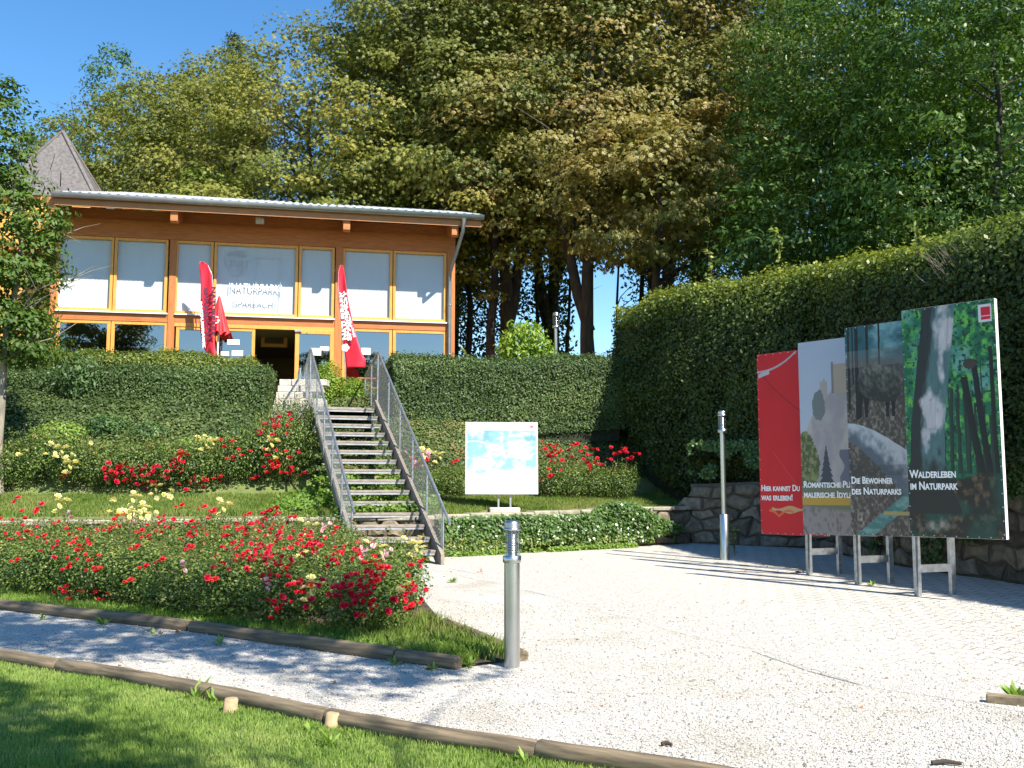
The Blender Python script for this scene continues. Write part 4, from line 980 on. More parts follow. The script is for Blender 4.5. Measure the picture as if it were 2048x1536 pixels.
for k in range(20):
    a0, a1 = [R(40 + 300 * q / 20) for q in (k, k + 1)]
    b.add([(r_ * math.cos(a), -.245 - .0, zb + .34 + r_ * math.sin(a)) for a, r_ in ((a0, .1), (a1, .1), (a1, .07), (a0, .07))], [(0, 1, 2, 3)])
b.beam((.03, -.246, zb + .33), (.1, -.246, zb + .33), .004, .03); b.build('emblem', M['text_white'], um)
b = MB(); b.lathe((0, 0, 0), [(.0, .06), (.24, .06), (.26, .0)], 20); b.build('base', M['concrete'], um)
# picnic table
YP = 26.5; pc = P(703, 755, YP); pt_ = empty('picnic_table', (pc.x, YP, 3.72), 'orange timber picnic table behind the right flag', 'table', rz=R(12))
b = MB()
for k in range(5): b.box((0, -.3 + k * .15, .74), (1.25, .135, .035), bev=.005)
b.build('table_top', M['orange_wood'], pt_)
for s in (-1, 1):
    for q in (-1, 1): MB().beam((s * .45, q * .12, .7), (s * .45, q * .55, .0), .05, .09).build('leg', M['orange_wood'], pt_)
for q in (-1, 1):
    b = MB()
    for k in range(2): b.box((0, q * (.62 + k * .13), .44), (1.3, .12, .035), bev=.005)
    b.build('bench_seat', M['orange_wood'], pt_)
b = MB()
for s in (-1, 1): b.beam((s * .45, -.72, .4), (s * .45, .72, .4), .05, .07)
b.build('crossbar', M['orange_wood'], pt_)

# ------------------------------------------------------------------ bollard light and lamp posts
def lamp(name, x, y, z, r, hpost, hhead, label, cat, hr=None, foot=None):
    e = empty(name, (x, y, z), label, cat); hr = hr or r
    if foot: 
        b = MB(); b.lathe((0, 0, 0), [(foot[0], -.05), (foot[0], foot[1]), (foot[0] - .008, foot[1] + .01), (r, foot[1] + .012)]); b.build('foot', M['stainless'], e)
    b = MB(); b.lathe((0, 0, 0), [(r, (foot[1] + .012) if foot else -.06), (r, hpost - .01)], 32); b.build('post', M['stainless'], e)
    z0 = hpost
    b = MB(); b.lathe((0, 0, 0), [(r, z0 - .01), (hr * 1.13, z0 - .01), (hr * 1.18, z0), (hr * 1.18, z0 + .045 * hr / .07), (hr * 1.1, z0 + .05 * hr / .07), (.0, z0 + .05 * hr / .07)], 32)
    b.build('collar', M['stainless'], e)
    g0 = z0 + .05 * hr / .07; g1 = z0 + hhead * .74; 
    b = MB(); b.lathe((0, 0, 0), [(hr * 1.06, g0), (hr * 1.06, g1)], 32); b.build('glass_cylinder', M['tube_glass'], e)
    b = MB(); n = 15
    for k in range(n):
        zz = g0 + (g1 - g0) * (k + .4) / n; b.lathe((0, 0, 0), [(hr * .5, zz + .008), (hr * .72, zz), (hr * .74, zz + .003), (hr * .5, zz + .014)], 24)
    b.tube([(0, 0, g0), (0, 0, g1)], hr * .34, 14); b.build('louvre_stack', M['chrome'], e)
    b = MB()
    for k in range(3):
        a = 2 * math.pi * k / 3 + .5; b.tube([(hr * .92 * math.cos(a), hr * .92 * math.sin(a), g0), (hr * .92 * math.cos(a), hr * .92 * math.sin(a), g1)], hr * .05, 6)
    b.build('rods', M['steel'], e)
    hc = hhead * .26; 
    b = MB(); pr = [(hr * 1.0, g1), (hr * 1.14, g1), (hr * 1.14, g1 + hc * .18), (hr * 1.06, g1 + hc * .22)]
    for k in range(3): zz = g1 + hc * (.28 + .13 * k); pr += [(hr * 1.03, zz), (hr * .98, zz + hc * .03), (hr * 1.03, zz + hc * .06)]
    pr += [(hr * 1.03, g1 + hc * .68), (hr * .92, g1 + hc * .85), (hr * .6, g1 + hc * .97), (0, g1 + hc)]
    b.lathe((0, 0, 0), pr, 32); b.build('cap', M['stainless'], e)
    return e
bp = GP(1024, 1337); topz = P(1020, 1040, bp.y).z - bp.z
lamp('bollard_light', bp.x, bp.y + .07, bp.z, .069, topz * .715, topz * .285, 'stainless steel bollard light with a glass head at the corner of the rose bed', 'bollard light')
lp = GP(1452, 1121); th = P(1445, 820, lp.y).z - lp.z
lamp('lamp_post', lp.x, lp.y + .08, lp.z, .046, th * .853, th * .147, 'slim steel lamp post with a glass head left of the display boards', 'lamp post', hr=.072, foot=(.082, th * .3))
YL = 28.0; l3 = P(1112, 720, YL); t3 = P(1110, 624, YL)
lamp('lamp_post', l3.x, YL, 4.1, .05, t3.z - 4.1 - .45, .45, 'small steel lamp post behind the clipped hedge under the trees', 'lamp post', hr=.085)

# ------------------------------------------------------------------ info sign on the terrace
YI = 20.35
tl_, tr_, br_, bl_ = [P(a, b_, YI) for a, b_ in ((925, 844), (1070, 846), (1083, 989), (935, 989))]
isn = empty('info_sign', (P(1003, 1018, YI).x, YI, H(0, YI) + .0), 'white panel with a pale blue panoramic map on two steel legs', 'sign')
inv = Vector(isn.location); cx = inv.x; wI = (tr_ - tl_).length; hI = tl_.z - bl_.z; zc = (tl_.z + bl_.z) / 2 - inv.z; cxp = (tl_.x + tr_.x + br_.x + bl_.x) / 4 - inv.x
def picture(name, wd, ht, nx, ny, func, mat, parent, M4):
    u, v = np.meshgrid((np.arange(nx) + .5) / nx, (np.arange(ny) + .5) / ny); c = func(u, v); c = np.clip(c, 0, 1)
    lin_ = np.where(c <= .04045, c / 12.92, ((c + .055) / 1.055) ** 2.4).reshape(-1, 3)
    gx, gy = np.meshgrid(np.arange(nx + 1) / nx, np.arange(ny + 1) / ny)
    co = np.stack([(gx - .5) * wd, np.zeros_like(gx), (gy - .5) * ht], -1).reshape(-1, 3)
    i, j = np.meshgrid(np.arange(nx), np.arange(ny)); a = (j * (nx + 1) + i).reshape(-1)
    fs = np.stack([a, a + 1, a + nx + 2, a + nx + 1], 1)
    me = bpy.data.meshes.new(name); me.vertices.add(len(co)); me.vertices.foreach_set('co', co.reshape(-1))
    me.loops.add(fs.size); me.loops.foreach_set('vertex_index', fs.reshape(-1).astype(np.int32)); me.polygons.add(len(fs)); me.polygons.foreach_set('loop_start', np.arange(0, fs.size, 4, dtype=np.int32))
    me.update(calc_edges=True); me.materials.append(mat)
    at = me.color_attributes.new('paint', 'FLOAT_COLOR', 'CORNER'); cc = np.repeat(np.concatenate([lin_, np.ones((len(lin_), 1))], 1), 4, 0)
    at.data.foreach_set('color', cc.reshape(-1).astype(np.float32))
    o = link(name, me, parent); o.matrix_local = M4; return o
def mixc(a, b, m): m = np.clip(m, 0, 1)[..., None]; return a * (1 - m) + b * m
def col(*c): return np.array(c) / 255.0
def full(u, c): return np.broadcast_to(c, u.shape + (3,)).copy()
def mapf(u, v):
    n = fbm(u * 5, v * 7, 3, 5); n2 = fbm(u * 16 + 3, v * 22, 9, 4)
    c = mixc(full(u, col(240, 247, 249)), full(u, col(158, 202, 220)), (n - .42) * 5 + (n2 - .5) * 2)  # overexposure put into the map colours as extra white
    c = mixc(c, full(u, col(140, 184, 192)), (fbm(u * 7, v * 9, 40) - .58) * 6 * (v > .55))
    rd = np.abs(v - (.62 + .12 * np.sin(u * 5 + 1))) < .008; c[rd] = col(250, 250, 250)
    c = mixc(c, full(u, col(250, 250, 250)), np.clip((.33 + .1 * (fbm(u * 4, v * 0, 5) - .5) * 2 - v) * 14, 0, 1)); c = mixc(c, full(u, col(250, 250, 250)), (v > .89) * 1.0)
    e_ = (u < .02) | (u > .98); c[e_] = col(250, 250, 250)
    lg = (u > .9) & (u < .95) & (v > .93) & (v < .965); c[lg] = col(225, 120, 120); c = c * np.array([.8, .84, .86])
    return c
tilt = R(-3); Mi = Matrix.Translation((cxp, 0, zc)) @ Matrix.Rotation(R(3.5), 4, 'Z') @ Matrix.Rotation(tilt, 4, 'X')
b = MB(); b.box(None, (wI, .045, hI), M=Mi @ Matrix.Translation((0, .026, 0)), bev=.006); b.build('board', M['white'], isn)
picture('map_print', wI * .985, hI * .985, 110, 110, mapf, M['map'], isn, Mi)
for px in (997, 1021):
    x = P(px, 1000, YI).x - inv.x; b = MB(); b.beam((x, .05, .06), (x, .05, zc + .3), .035, .035); b.build('leg', M['steel_dull'], isn)
b = MB(); b.box((P(1009, 1018, YI).x - inv.x, .02, .02), (.62, .34, .16), R(3), bev=.02); b.build('concrete_base', M['concrete'], isn)

# ------------------------------------------------------------------ display boards
LF = [(5.30, 13.45), (4.93, 14.68), (4.59, 15.92), (4.19, 17.0)]; bz = [.925, .89, .845, .80]; tz = [None] * 4
pdv = Vector((.665, -.747, 0)); PW, PHh = 1.24, 3.04
DB = empty('display_boards', (4.7, 15.2, g(0, 15.2)), 'row of four staggered tall picture boards on galvanised legs by the hedge', 'billboard'); inv = Vector(DB.location)
gv = lambda u: u
def tree_tr(c, u, v, x0, w0, lean, v0, v1, colr, wig=.01, seed=0):
    x = x0 + lean * (v - v0) + wig * (fbm(v * 6, v * 0 + seed, seed) - .5) * 2; m = (np.abs(u - x) < w0 * (1.15 - .3 * (v - v0))) & (v > v0) & (v < v1)
    c[m] = (colr * (1 - .35 * ((u - x + w0) / (2 * w0))[..., None]))[m]; return c
def pic4(u, v):
    n = fbm(u * 16, v * 40, 1, 5); n2 = fbm(u * 34, v * 80, 2, 3)
    c = mixc(full(u, col(20, 96, 66)), full(u, col(96, 170, 70)), (n - .45) * 4 * (v > .3)); c = mixc(c, full(u, col(96, 150, 140)), (fbm(u * 5, v * 9, 8) - .52) * 5 * (v > .6)); c = mixc(c, full(u, col(8, 46, 34)), (n2 - .55) * 5)
    for k in range(22):
        x = .3 + .7 * ((k * .377) % 1); c = tree_tr(c, u, v, x, .006 + .006 * ((k * 7) % 3), .05 * math.sin(k), .27, .5 + .25 * ((k * .61) % 1), col(38, 60, 48), .01, k)
    c = tree_tr(c, u, v, .88, .03, -.25, .25, .75, col(24, 28, 24)); c = tree_tr(c, u, v, .8, .035, -.35, .25, .68, col(24, 30, 24)); c = tree_tr(c, u, v, .95, .02, -.03, .25, .8, col(26, 30, 26))
    fl = mixc(full(u, col(34, 30, 22)), full(u, col(96, 78, 56)), (fbm(u * 18, v * 36, 5, 4) - .5) * 4); fl = mixc(fl, full(u, col(26, 66, 54)), (fbm(u * 4, v * 8, 6) - .45) * 4)
    fl = mixc(fl, full(u, col(140, 130, 118)), (1 - (u - .28) ** 2 / .04 - (v - .05) ** 2 / .0012 + (fbm(u * 20, v * 40, 15) - .5) * 3) * .6 * (v < .12))
    c = mixc(c, fl, (.27 + .015 * np.sin(u * 9) - v) * 60)
    # big trunk
    xc = np.interp(v, [0, .3, .5, 1], [.2, .22, .25, .42]) + .012 * (fbm(v * 9, v * 0, 3) - .5); wd = np.interp(v, [.12, .24, .33, .5, 1], [.36, .24, .19, .185, .175]); tt = (u - xc) / wd; m = (np.abs(tt) < 1) & (v > .1)
    gr_ = fbm(u * 40 - v * 8, v * 16, 33, 4)
    tk = mixc(full(u, col(38, 42, 42)), full(u, col(74, 104, 106)), (tt + .45) * 4 + (gr_ - .5) * 1.5); pn = (fbm(u * 14, v * 22, 12, 4) - .5) * 2.0
    for (eu, ev, ru, rv) in ((.46, .9, .115, .12), (.41, .73, .05, .07), (.3, .54, .145, .11), (.22, .42, .06, .07)): tk = mixc(tk, full(u, col(176, 172, 176)), (1.0 - ((u - eu) / ru) ** 2 - ((v - ev) / rv) ** 2 + pn) * 1.6 * .8)
    tk = tk * (.86 + .28 * gr_[..., None]); tk = mixc(tk, full(u, col(36, 36, 30)), (.34 - v) * 9 + pn)
    c = np.where(m[..., None], tk, c)
    hd = ((u - .72) / .07) ** 2 + ((v - .735) / .022) ** 2 < 1; c[hd] = col(62, 50, 44)
    lg = (u > .83) & (u < .97) & (v > .905) & (v < .98); c[lg] = col(205, 200, 205)
    lr = (u > .86) & (u < .955) & (v > .915) & (v < .97); c[lr] = col(200, 22, 50); ln = (np.abs(v - .93) < .002) & lr; c[ln] = col(230, 180, 190)
    return c
def pic3(u, v):
    u = u / .69
    n = fbm(u * 30, v * 70, 4, 5) * .7 + .3 * fbm(u * 5, v * 9, 24); c = mixc(full(u, col(70, 64, 58)), full(u, col(168, 156, 142)), (n - .46) * 2.6)
    up_ = mixc(full(u, col(40, 86, 96)), full(u, col(116, 160, 168)), (fbm(u * 3, v * 14, 3) - .4) * 4); up_ = mixc(up_, full(u, col(24, 62, 52)), (fbm(u * 8, v * 14, 14) - .5) * 5 * (1 - u))
    c = mixc(c, up_, (v - .83 + .03 * u) * 40); c = mixc(c, full(u, col(70, 76, 80)), ((v > .73) & (v < .84)) * .5)
    for x, w_, b_ in ((.2, .03, .55), (.4, .022, .74), (.62, .015, .76), (.05, .02, .6), (.13, .012, .72)): c = tree_tr(c, u, v, x, w_, .02, b_, 1.1, col(28, 34, 34))
    # boar
    c = mixc(c, full(u, col(120, 118, 116)), ((v > .8) & (v < .88)) * .45)
    bx, by = u - .6, v - .715 - .012 * np.sin(u * 5); body = (np.abs(bx / .39) ** 2.6 + np.abs(by / .088) ** 2.2 < 1 + .12 * (fbm(u * 40, v * 90, 2) - .5)); fur = mixc(full(u, col(44, 46, 42)), full(u, col(112, 112, 102)), .35 + (fbm(u * 22 + v * 20, v * 60, 6, 4) - .5) * 1.6 + by * 5)
    for x in (.25, .36, .74, .84): lgm = (np.abs(u - x - (v - .6) * .12) < .028 + np.clip(v - .6, 0, 1) * .5) & (v > .555) & (v < .7); c[lgm] = col(26, 24, 24)
    c = np.where(body[..., None], fur, c); tl_m = (np.abs(u - .22 - (v - .7) * .1) < .012) & (v > .62) & (v < .73); c[tl_m] = col(40, 40, 38)
    # pale fallen trunk
    yc = .49 - .2 * np.clip(u, 0, 2) ** 1.35; hw_ = .042 + .07 * u; m = np.abs(v - yc) < hw_ * (1 + .1 * (fbm(u * 6, v * 0, 5) - .5)); lt = mixc(full(u, col(84, 94, 104)), full(u, col(176, 178, 184)), (v - yc) / hw_ * .8 + .45 + (fbm(u * 12, v * 28, 7, 5) - .5) * 1.6)
    c = np.where(m[..., None], lt, c)
    yb = .0 + .22 * (u - .25); m = (np.abs(v - yb) < .035) & (u > .1); c = np.where(m[..., None], mixc(full(u, col(64, 110, 106)), full(u, col(110, 146, 138)), (fbm(u * 7, v * 40, 9) - .4) * 4), c)
    m = (np.abs(v - .105) < .009) & (u > .6); c[m] = col(150, 140, 92)
    dk = (v < .33) & (v > .28) ; c = mixc(c, full(u, col(40, 44, 46)), dk * .25)
    return c
def pic2(u, v):
    u = u / .65
    c = mixc(full(u, col(176, 182, 194)), full(u, col(162, 172, 190)), v * 1.0)
    hl = .6 + .3 * np.clip(u - .15, 0, .6) + .03 * fbm(u * 6, u * 0, 3); rk = mixc(full(u, col(148, 142, 146)), full(u, col(176, 166, 160)), (fbm(u * 5, v * 9, 2) - .4) * 3)
    c = mixc(c, rk, (hl - .03 - v - .25 * (u < .3) * (.3 - u)) * 60)
    tw = (u > .74) & (v > .72) & (v < .87) & (u < 1.05); c[tw] = col(160, 146, 132); tw = (u > .71) & (u < .76) & (v > .72) & (v < .88); c[tw] = col(122, 116, 116)
    tw = (u > .46) & (u < .62) & (v > .7) & (v < .79 + .01 * np.sin(u * 60)); c[tw] = col(158, 150, 146)
    tr = ((u - .42) / .14) ** 2 + ((v - .66) / .08) ** 2 < .7 + .6 * fbm(u * 20, v * 50, 4); c = np.where((tr & (v < .76))[..., None], full(u, col(108, 112, 112)), c)
    gt = ((u - .1) / .3) ** 2 + ((v - .35) / .17) ** 2 < .6 + .7 * fbm(u * 14, v * 36, 5); c = np.where((gt & (v > .2))[..., None], mixc(full(u, col(74, 84, 50)), full(u, col(130, 132, 86)), (fbm(u * 24, v * 60, 8) - .4) * 4), c)
    fr = (np.abs(u - .55) < (.46 - v) * .75 * (.72 + .4 * ((-v * 34) % 1))) & (v > .23) & (v < .46); c = np.where(fr[..., None], full(u, col(60, 66, 74)), c)
    fr = (np.abs(u - 1.0) < .12 + .05 * np.sin(v * 50)) & (v > .22) & (v < .43); c = np.where(fr[..., None], full(u, col(96, 98, 112)), c)
    c = mixc(c, full(u, col(104, 108, 84)), (v < .24) * 1.0); c = mixc(c, full(u, col(176, 142, 56)), ((v < .195) & (v > .15)) * 1.0)
    gr = mixc(full(u, col(136, 128, 124)), full(u, col(100, 92, 88)), (fbm(u * 20, v * 40, 10) - .5) * 3); c = mixc(c, gr, (.155 - .05 * u * .5 - v) * 60)
    return c
def pic1(u, v):
    u = u / .65
    c = full(u, col(196, 14, 26)); c = mixc(c, full(u, col(178, 10, 22)), (fbm(u * 3, v * 5, 3) - .5) * 1.5)
    l = np.abs(v - (.9 + .075 * np.clip(u * 1.1, 0, 1) ** 2.2 * 1.15)) < .006; c[l & (u < .95)] = col(170, 160, 168)
    l = (np.abs(v - (.885 + .07 * (u - .15))) < .011) & (u > .03) & (u < .3); c[l] = col(176, 172, 178)
    l = (np.abs(v - (.88 - .24 * np.clip(u - .15, 0, 1) ** .8)) < .0025) & (u > .15); c[l] = col(70, 14, 24)
    # made-up tan and orange shapes near the bottom, in place of an animal figure
    w_ = (u > .28) & (np.abs(v - .135) < .013 + .008 * np.sin(u * 11)); c[w_] = col(196, 150, 110)
    l = (np.abs(v - (.1 + .03 * np.abs(np.sin(u * 7)))) < .006) & (u > .22) & (u < .8); c[l] = col(205, 110, 50)
    l = (np.abs((u - .55) * 2 + (v - .38) * 6) < .008) & (v > .27) & (v < .45); c[l] = col(210, 90, 90)
    return c
funcs = [pic4, pic3, pic2, pic1]; words = [('Walderleben', 'im Naturpark'), ('Die Bewohner', 'des Naturparks'), ('Romantische Plätze', 'malerische Idylle'), ('Hier kannst Du', 'was erleben!')]
labs = ['forest picture board with a big leaning tree trunk, nearest the camera', 'board showing a wild boar and a pale fallen trunk', 'pale board showing a castle ruin on a rock above a fir', 'plain red board at the far left end of the row']
ang = math.atan2(pdv.y, pdv.x)
for k in range(4):
    lx, ly = LF[k]; c = Vector((lx, ly, 0)) + pdv * PW / 2; e = empty('picture_board', (0, 0, 0)); e.parent = DB
    c.z = bz[k] + PHh / 2; e.location = c - inv; e.rotation_euler = (0, 0, ang); e['label'] = labs[k]
    picture('print', PW - .004, PHh - .004, 220, 520, funcs[k], M['pic'], e, Matrix.Translation((0, .004, 0)))
    b = MB(); b.box((0, .046, 0), (PW, .075, PHh), bev=.003)
    for q in range(18):
        for s in (-1, 1): b.box((s * .602, .0, -1.46 + q * .17), (.014, .006, .014), mi=1)
    for q in range(9):
        for s in (-1, 1): b.box((-.58 + q * .145, .0, s * 1.5), (.014, .006, .014), mi=1)
    b.build('panel_frame', [M['white'] if k == 0 else M['steel'], M['steel']], e)
    zz = (-.745, -.78, -.79, -.80)[k]
    for i, wd in enumerate(words[k]):
        # clip the words that run behind the next board by leaving them whole: the board in front hides them
        t = text(wd, .148 if k == 0 else .142, M['text_white'], 'lettering', (-PW / 2 + .03, -.001, zz - .155 * i), (R(90), 0, 0), e, ext=.0015, smallcaps=True, bold=.0035, xs=1)
        wmx = max(v.co.x for v in t.data.vertices); tgt = (.62, .64, 1.0, .6)[k] if i == 0 else (.64, .76, .88, .46)[k]
        if k == 3: tgt = (.74, .6)[i]
        t.scale.x = tgt / wmx
for k in range(3):
    lx, ly = LF[k]; gd = Vector((.955, .29, 0)); a = Vector((lx, ly, 0)) + pdv * .09 + Vector((-pdv.y, pdv.x, 0)) * .09 * 1 ; a = Vector((lx + .09, ly + .04, 0)); c = a + gd * .56
    for q, tag_ in ((a, 0), (c, 1)):
        z0 = g(q.x, q.y); MB().box((q.x - inv.x, q.y - inv.y, (z0 - .05 + bz[k] + 2.9 - (1.1 if tag_ else 0)) / 2 - inv.z), (.085, .06, bz[k] + 2.9 - (1.1 if tag_ else 0) - z0 + .05), math.atan2(gd.y, gd.x), bev=.005).build('leg', M['steel'], DB)
    m0 = a + gd * .043; m1 = c - gd * .043
    MB().beam(Vector((m0.x, m0.y, g(0, m0.y) + .36)) - inv, Vector((m1.x, m1.y, g(0, m1.y) + .36)) - inv, .05, .1).build('crossbar', M['steel'], DB)
    MB().beam(Vector((m0.x, m0.y, 2.9)) - inv, Vector((m1.x, m1.y, 1.9)) - inv, .05, .08).build('crossbar', M['steel'], DB)

# ------------------------------------------------------------------ roses
def blossom_mesh(name, mat, nb, seed, spread=.075):
    r_ = np.random.default_rng(seed); Cs = []; Ns = []; Ls = []
    for i in range(nb):
        c = r_.normal(size=3) * spread * np.array([1, 1, .75]); ax = unit(r_.normal(size=3) * .8 + np.array([0, -.5, .9])); s = r_.uniform(.022, .034)
        for ring, (k, tilt_, rr) in enumerate(((3, .25, .3), (5, .75, .7), (7, 1.25, 1.0))):
            t0 = r_.random() * 6
            e1 = unit(np.cross(ax, [.3, .2, .9])); e2 = np.cross(ax, e1)
            for q in range(k):
                a = t0 + 2 * math.pi * q / k; rad = e1 * math.cos(a) + e2 * math.sin(a)
                Cs.append(c + rad * s * rr * .12); Ns.append((ax * math.sin(tilt_) - rad * math.cos(tilt_) * 1.0, rad * math.sin(tilt_) + ax * math.cos(tilt_))); Ls.append(s * (.75 + .45 * rr * .6))
    C = np.array(Cs); Nn = np.array([n[0] for n in Ns]); D = np.array([n[1] for n in Ns]); Lg = np.array(Ls)
    V = leaves(C, Nn, Lg * 1.15, Lg * 1.15, 0, dirs=D)
    # petals are broad: six-sided instead of diamonds
    b0, l0, t0, r0 = V[:, 0], V[:, 1], V[:, 2], V[:, 3]
    V6 = np.stack([b0, b0 * .35 + l0 * .65, l0 * .6 + t0 * .4, t0 * .85 + (l0 + r0) * .075, r0 * .6 + t0 * .4, b0 * .35 + r0 * .65], 1)
    return quads_mesh(name, V6, mat, {'tone': np.clip(r_.random(len(V)) * .9, 0, 1)}, nv=6)
BL = {}
for key, mat in (('r', 'p_scar'), ('R', 'p_red'), ('y', 'p_yel'), ('p', 'p_pink')):
    BL[key] = [blossom_mesh('blossoms', M[mat], n, 100 + i * 7 + ord(key), sp) for i, (n, sp) in enumerate(((3, .045), (6, .07), (9, .09)))]
def rose_protos(k):
    out = []
    for i in range(k):
        V, C = blob_leaves(0, 0, .46, .5, .5, .44, 3300, .046, .6, .25, .2, 20 + i)
        # a few taller shoots
        ex = []
        for s in range(9):
            a = rng.uniform(0, 6.28); r_ = rng.uniform(.05, .42); m = 26
            z = rng.uniform(.6, 1.0, m); cc = np.stack([r_ * math.cos(a) * (1 + .3 * z) + rng.normal(size=m) * .025, r_ * math.sin(a) * (1 + .3 * z) + rng.normal(size=m) * .025, z * rng.uniform(.85, 1.03)], 1)
            ex.append(leaves(cc, rng.normal(size=(m, 3)) + [0, 0, .6], .04, .024, .1))
        V = np.concatenate([V] + ex); V = V[V[:, :, 2].min(1) > .03]; top = np.clip((V[:, 0, 2] - .5) * .5, 0, .3)
        me = quads_mesh('rose_foliage', V, M['l_rose'], {'tone': np.clip(rng.random(len(V)) * .75 + top * rng.random(len(V)) * 1.6, 0, 1)})
        b = MB()
        for s in range(13):
            a = rng.uniform(0, 6.28); q = rng.uniform(.15, .5); b.tube([(.04 * math.cos(a), .04 * math.sin(a), -.02), (q * .5 * math.cos(a), q * .5 * math.sin(a), .4), (q * math.cos(a + .2), q * math.sin(a + .2), rng.uniform(.7, .98))], [.008, .006, .003], 5, cap=False)
        st = b.build('tmp', M['stem']); sm = st.data; bpy.data.objects.remove(st); out.append((me, sm))
    return out
RP = rose_protos(5)
bushes = []
def rose_bush(x, y, z, s, sz_, label, group, pi=None, rz=None):
    me, sm = RP[rng.integers(0, 5) if pi is None else pi]
    e = empty('rose_bush', (x, y, z), label, 'rose bush', group, rz=rng.uniform(0, 6.28) if rz is None else rz); e.scale = (s, s, sz_)
    link('foliage', me, e); link('stems', sm, e); bushes.append(e); return e
def inpoly(x, y, poly):
    c = False; n = len(poly)
    for i in range(n):
        x1, y1 = poly[i]; x2, y2 = poly[(i + 1) % n]
        if (y1 > y) != (y2 > y) and x < (x2 - x1) * (y - y1) / (y2 - y1) + x1: c = not c
    return c
# front bed: rows parallel to the front log
fd = Vector((UPPER[4][0] - UPPER[1][0], UPPER[4][1] - UPPER[1][1], 0)).normalized(); fnn = Vector((-fd.y, fd.x, 0));
if fnn.y < 0: fnn = -fnn
o0 = Vector((UPPER[4][0], UPPER[4][1], 0)); front = []
words_row = ['front row', 'second row', 'third row', 'fourth row', 'fifth row', 'sixth row', 'seventh row', 'eighth row', 'back row']
rlim = lambda y: float(np.interp(y, [9, 10.4, 11.3, 12.5, 14, 16, 18], [-.95, -1.0, -1.15, -1.55, -2.0, -2.75, -3.2]))
nfront = 0
for r in range(9):
    for k in range(-2, 17):
        q = o0 - fd * (k * .86 + (r % 2) * .4) + fnn * (.72 + r * .80) + Vector((random.uniform(-.1, .1), random.uniform(-.1, .1), 0))
        if q.x > rlim(q.y) or q.y > wallY(q.x) - .55: continue
        if q.x < -.56 * q.y - 1.2 or q.x > 0.2: continue
        u = 1024 + F * q.x / q.y
        s = random.uniform(.92, 1.12); hz = random.uniform(.84, 1.0) * (.92 if r == 0 else 1) * (.84 if q.x > -2.2 and r > 2 else 1)
        side = 'at the left edge of the photo' if u < 130 else 'left of the middle of the bed' if u < 360 else 'in the middle of the bed' if u < 560 else 'towards the staircase' if u < 720 else 'at the right end nearest the bollard'
        b = rose_bush(q.x, q.y, g(q.x, q.y) + .02, s, hz, '%s rose bush %s of the front bed' % (words_row[r], side), 'rose bushes filling the front bed'); front.append(b); nfront += 1
        b['row'] = r
def lumps(lst, ox, oy, sc): return [(ox + a / sc, oy + b / sc, c, n) for a, b, c, n in lst]
FC = lumps([(130, 140, 'r', 1), (40, 260, 'r', 1), (105, 260, 'r', 1), (135, 215, 'r', 1), (15, 180, 'r', 1), (315, 325, 'R', 2), (415, 315, 'r', 1), (380, 395, 'r', 1), (430, 290, 'r', 1), (375, 230, 'r', 1), (480, 375, 'r', 1), (485, 450, 'r', 0), (520, 445, 'r', 0), (335, 445, 'r', 0), (325, 550, 'r', 0), (310, 590, 'r', 1), (365, 585, 'r', 1), (535, 590, 'r', 1), (575, 230, 'r', 0), (640, 185, 'r', 1), (495, 240, 'r', 0), (745, 240, 'r', 0), (790, 270, 'r', 0), (680, 515, 'r', 0), (895, 185, 'R', 2), (930, 225, 'R', 0), (1015, 335, 'r', 0), (1075, 265, 'R', 2), (1020, 190, 'r', 0), (1090, 215, 'R', 1), (1215, 440, 'R', 1), (1245, 235, 'r', 1), (1290, 215, 'R', 1), (1330, 320, 'R', 2), (1345, 230, 'r', 1), (1305, 380, 'r', 0), (1260, 325, 'R', 1), (1420, 340, 'R', 2), (1400, 380, 'R', 2), (1435, 400, 'R', 1), (1490, 340, 'r', 1), (1510, 230, 'R', 2), (1500, 260, 'R', 2), (1530, 290, 'R', 2), (1480, 140, 'R', 1), (1510, 125, 'R', 1), (1570, 420, 'r', 2), (1460, 490, 'r', 1), (1525, 640, 'r', 1), (1630, 545, 'r', 1), (1500, 540, 'p', 0), (1695, 260, 'R', 1), (1720, 315, 'r', 1), (1670, 300, 'r', 1), (770, 435, 'r', 0), (340, 60, 'y', 1), (330, 88, 'y', 0), (745, 35, 'y', 1), (710, 105, 'y', 2), (760, 110, 'y', 2), (795, 130, 'y', 1), (730, 125, 'y', 1), (790, 95, 'y', 1), (1240, 80, 'y', 1), (905, 15, 'y', 0), (1640, 355, 'y', 0), (1740, 520, 'y', 1), (400, 170, 'p', 0), (1035, 440, 'p', 0), (245, 100, 'R', 0), (110, 60, 'R', 0), (290, 190, 'r', 0), (640, 145, 'r', 0), (1155, 120, 'r', 0), (1195, 145, 'R', 0), (1345, 145, 'r', 0), (970, 100, 'r', 0), (1100, 105, 'r', 0), (210, 270, 'r', 0), (60, 400, 'r', 0), (720, 330, 'r', 0), (860, 400, 'r', 0), (1150, 510, 'r', 0)], 0, 980, 2.7625)
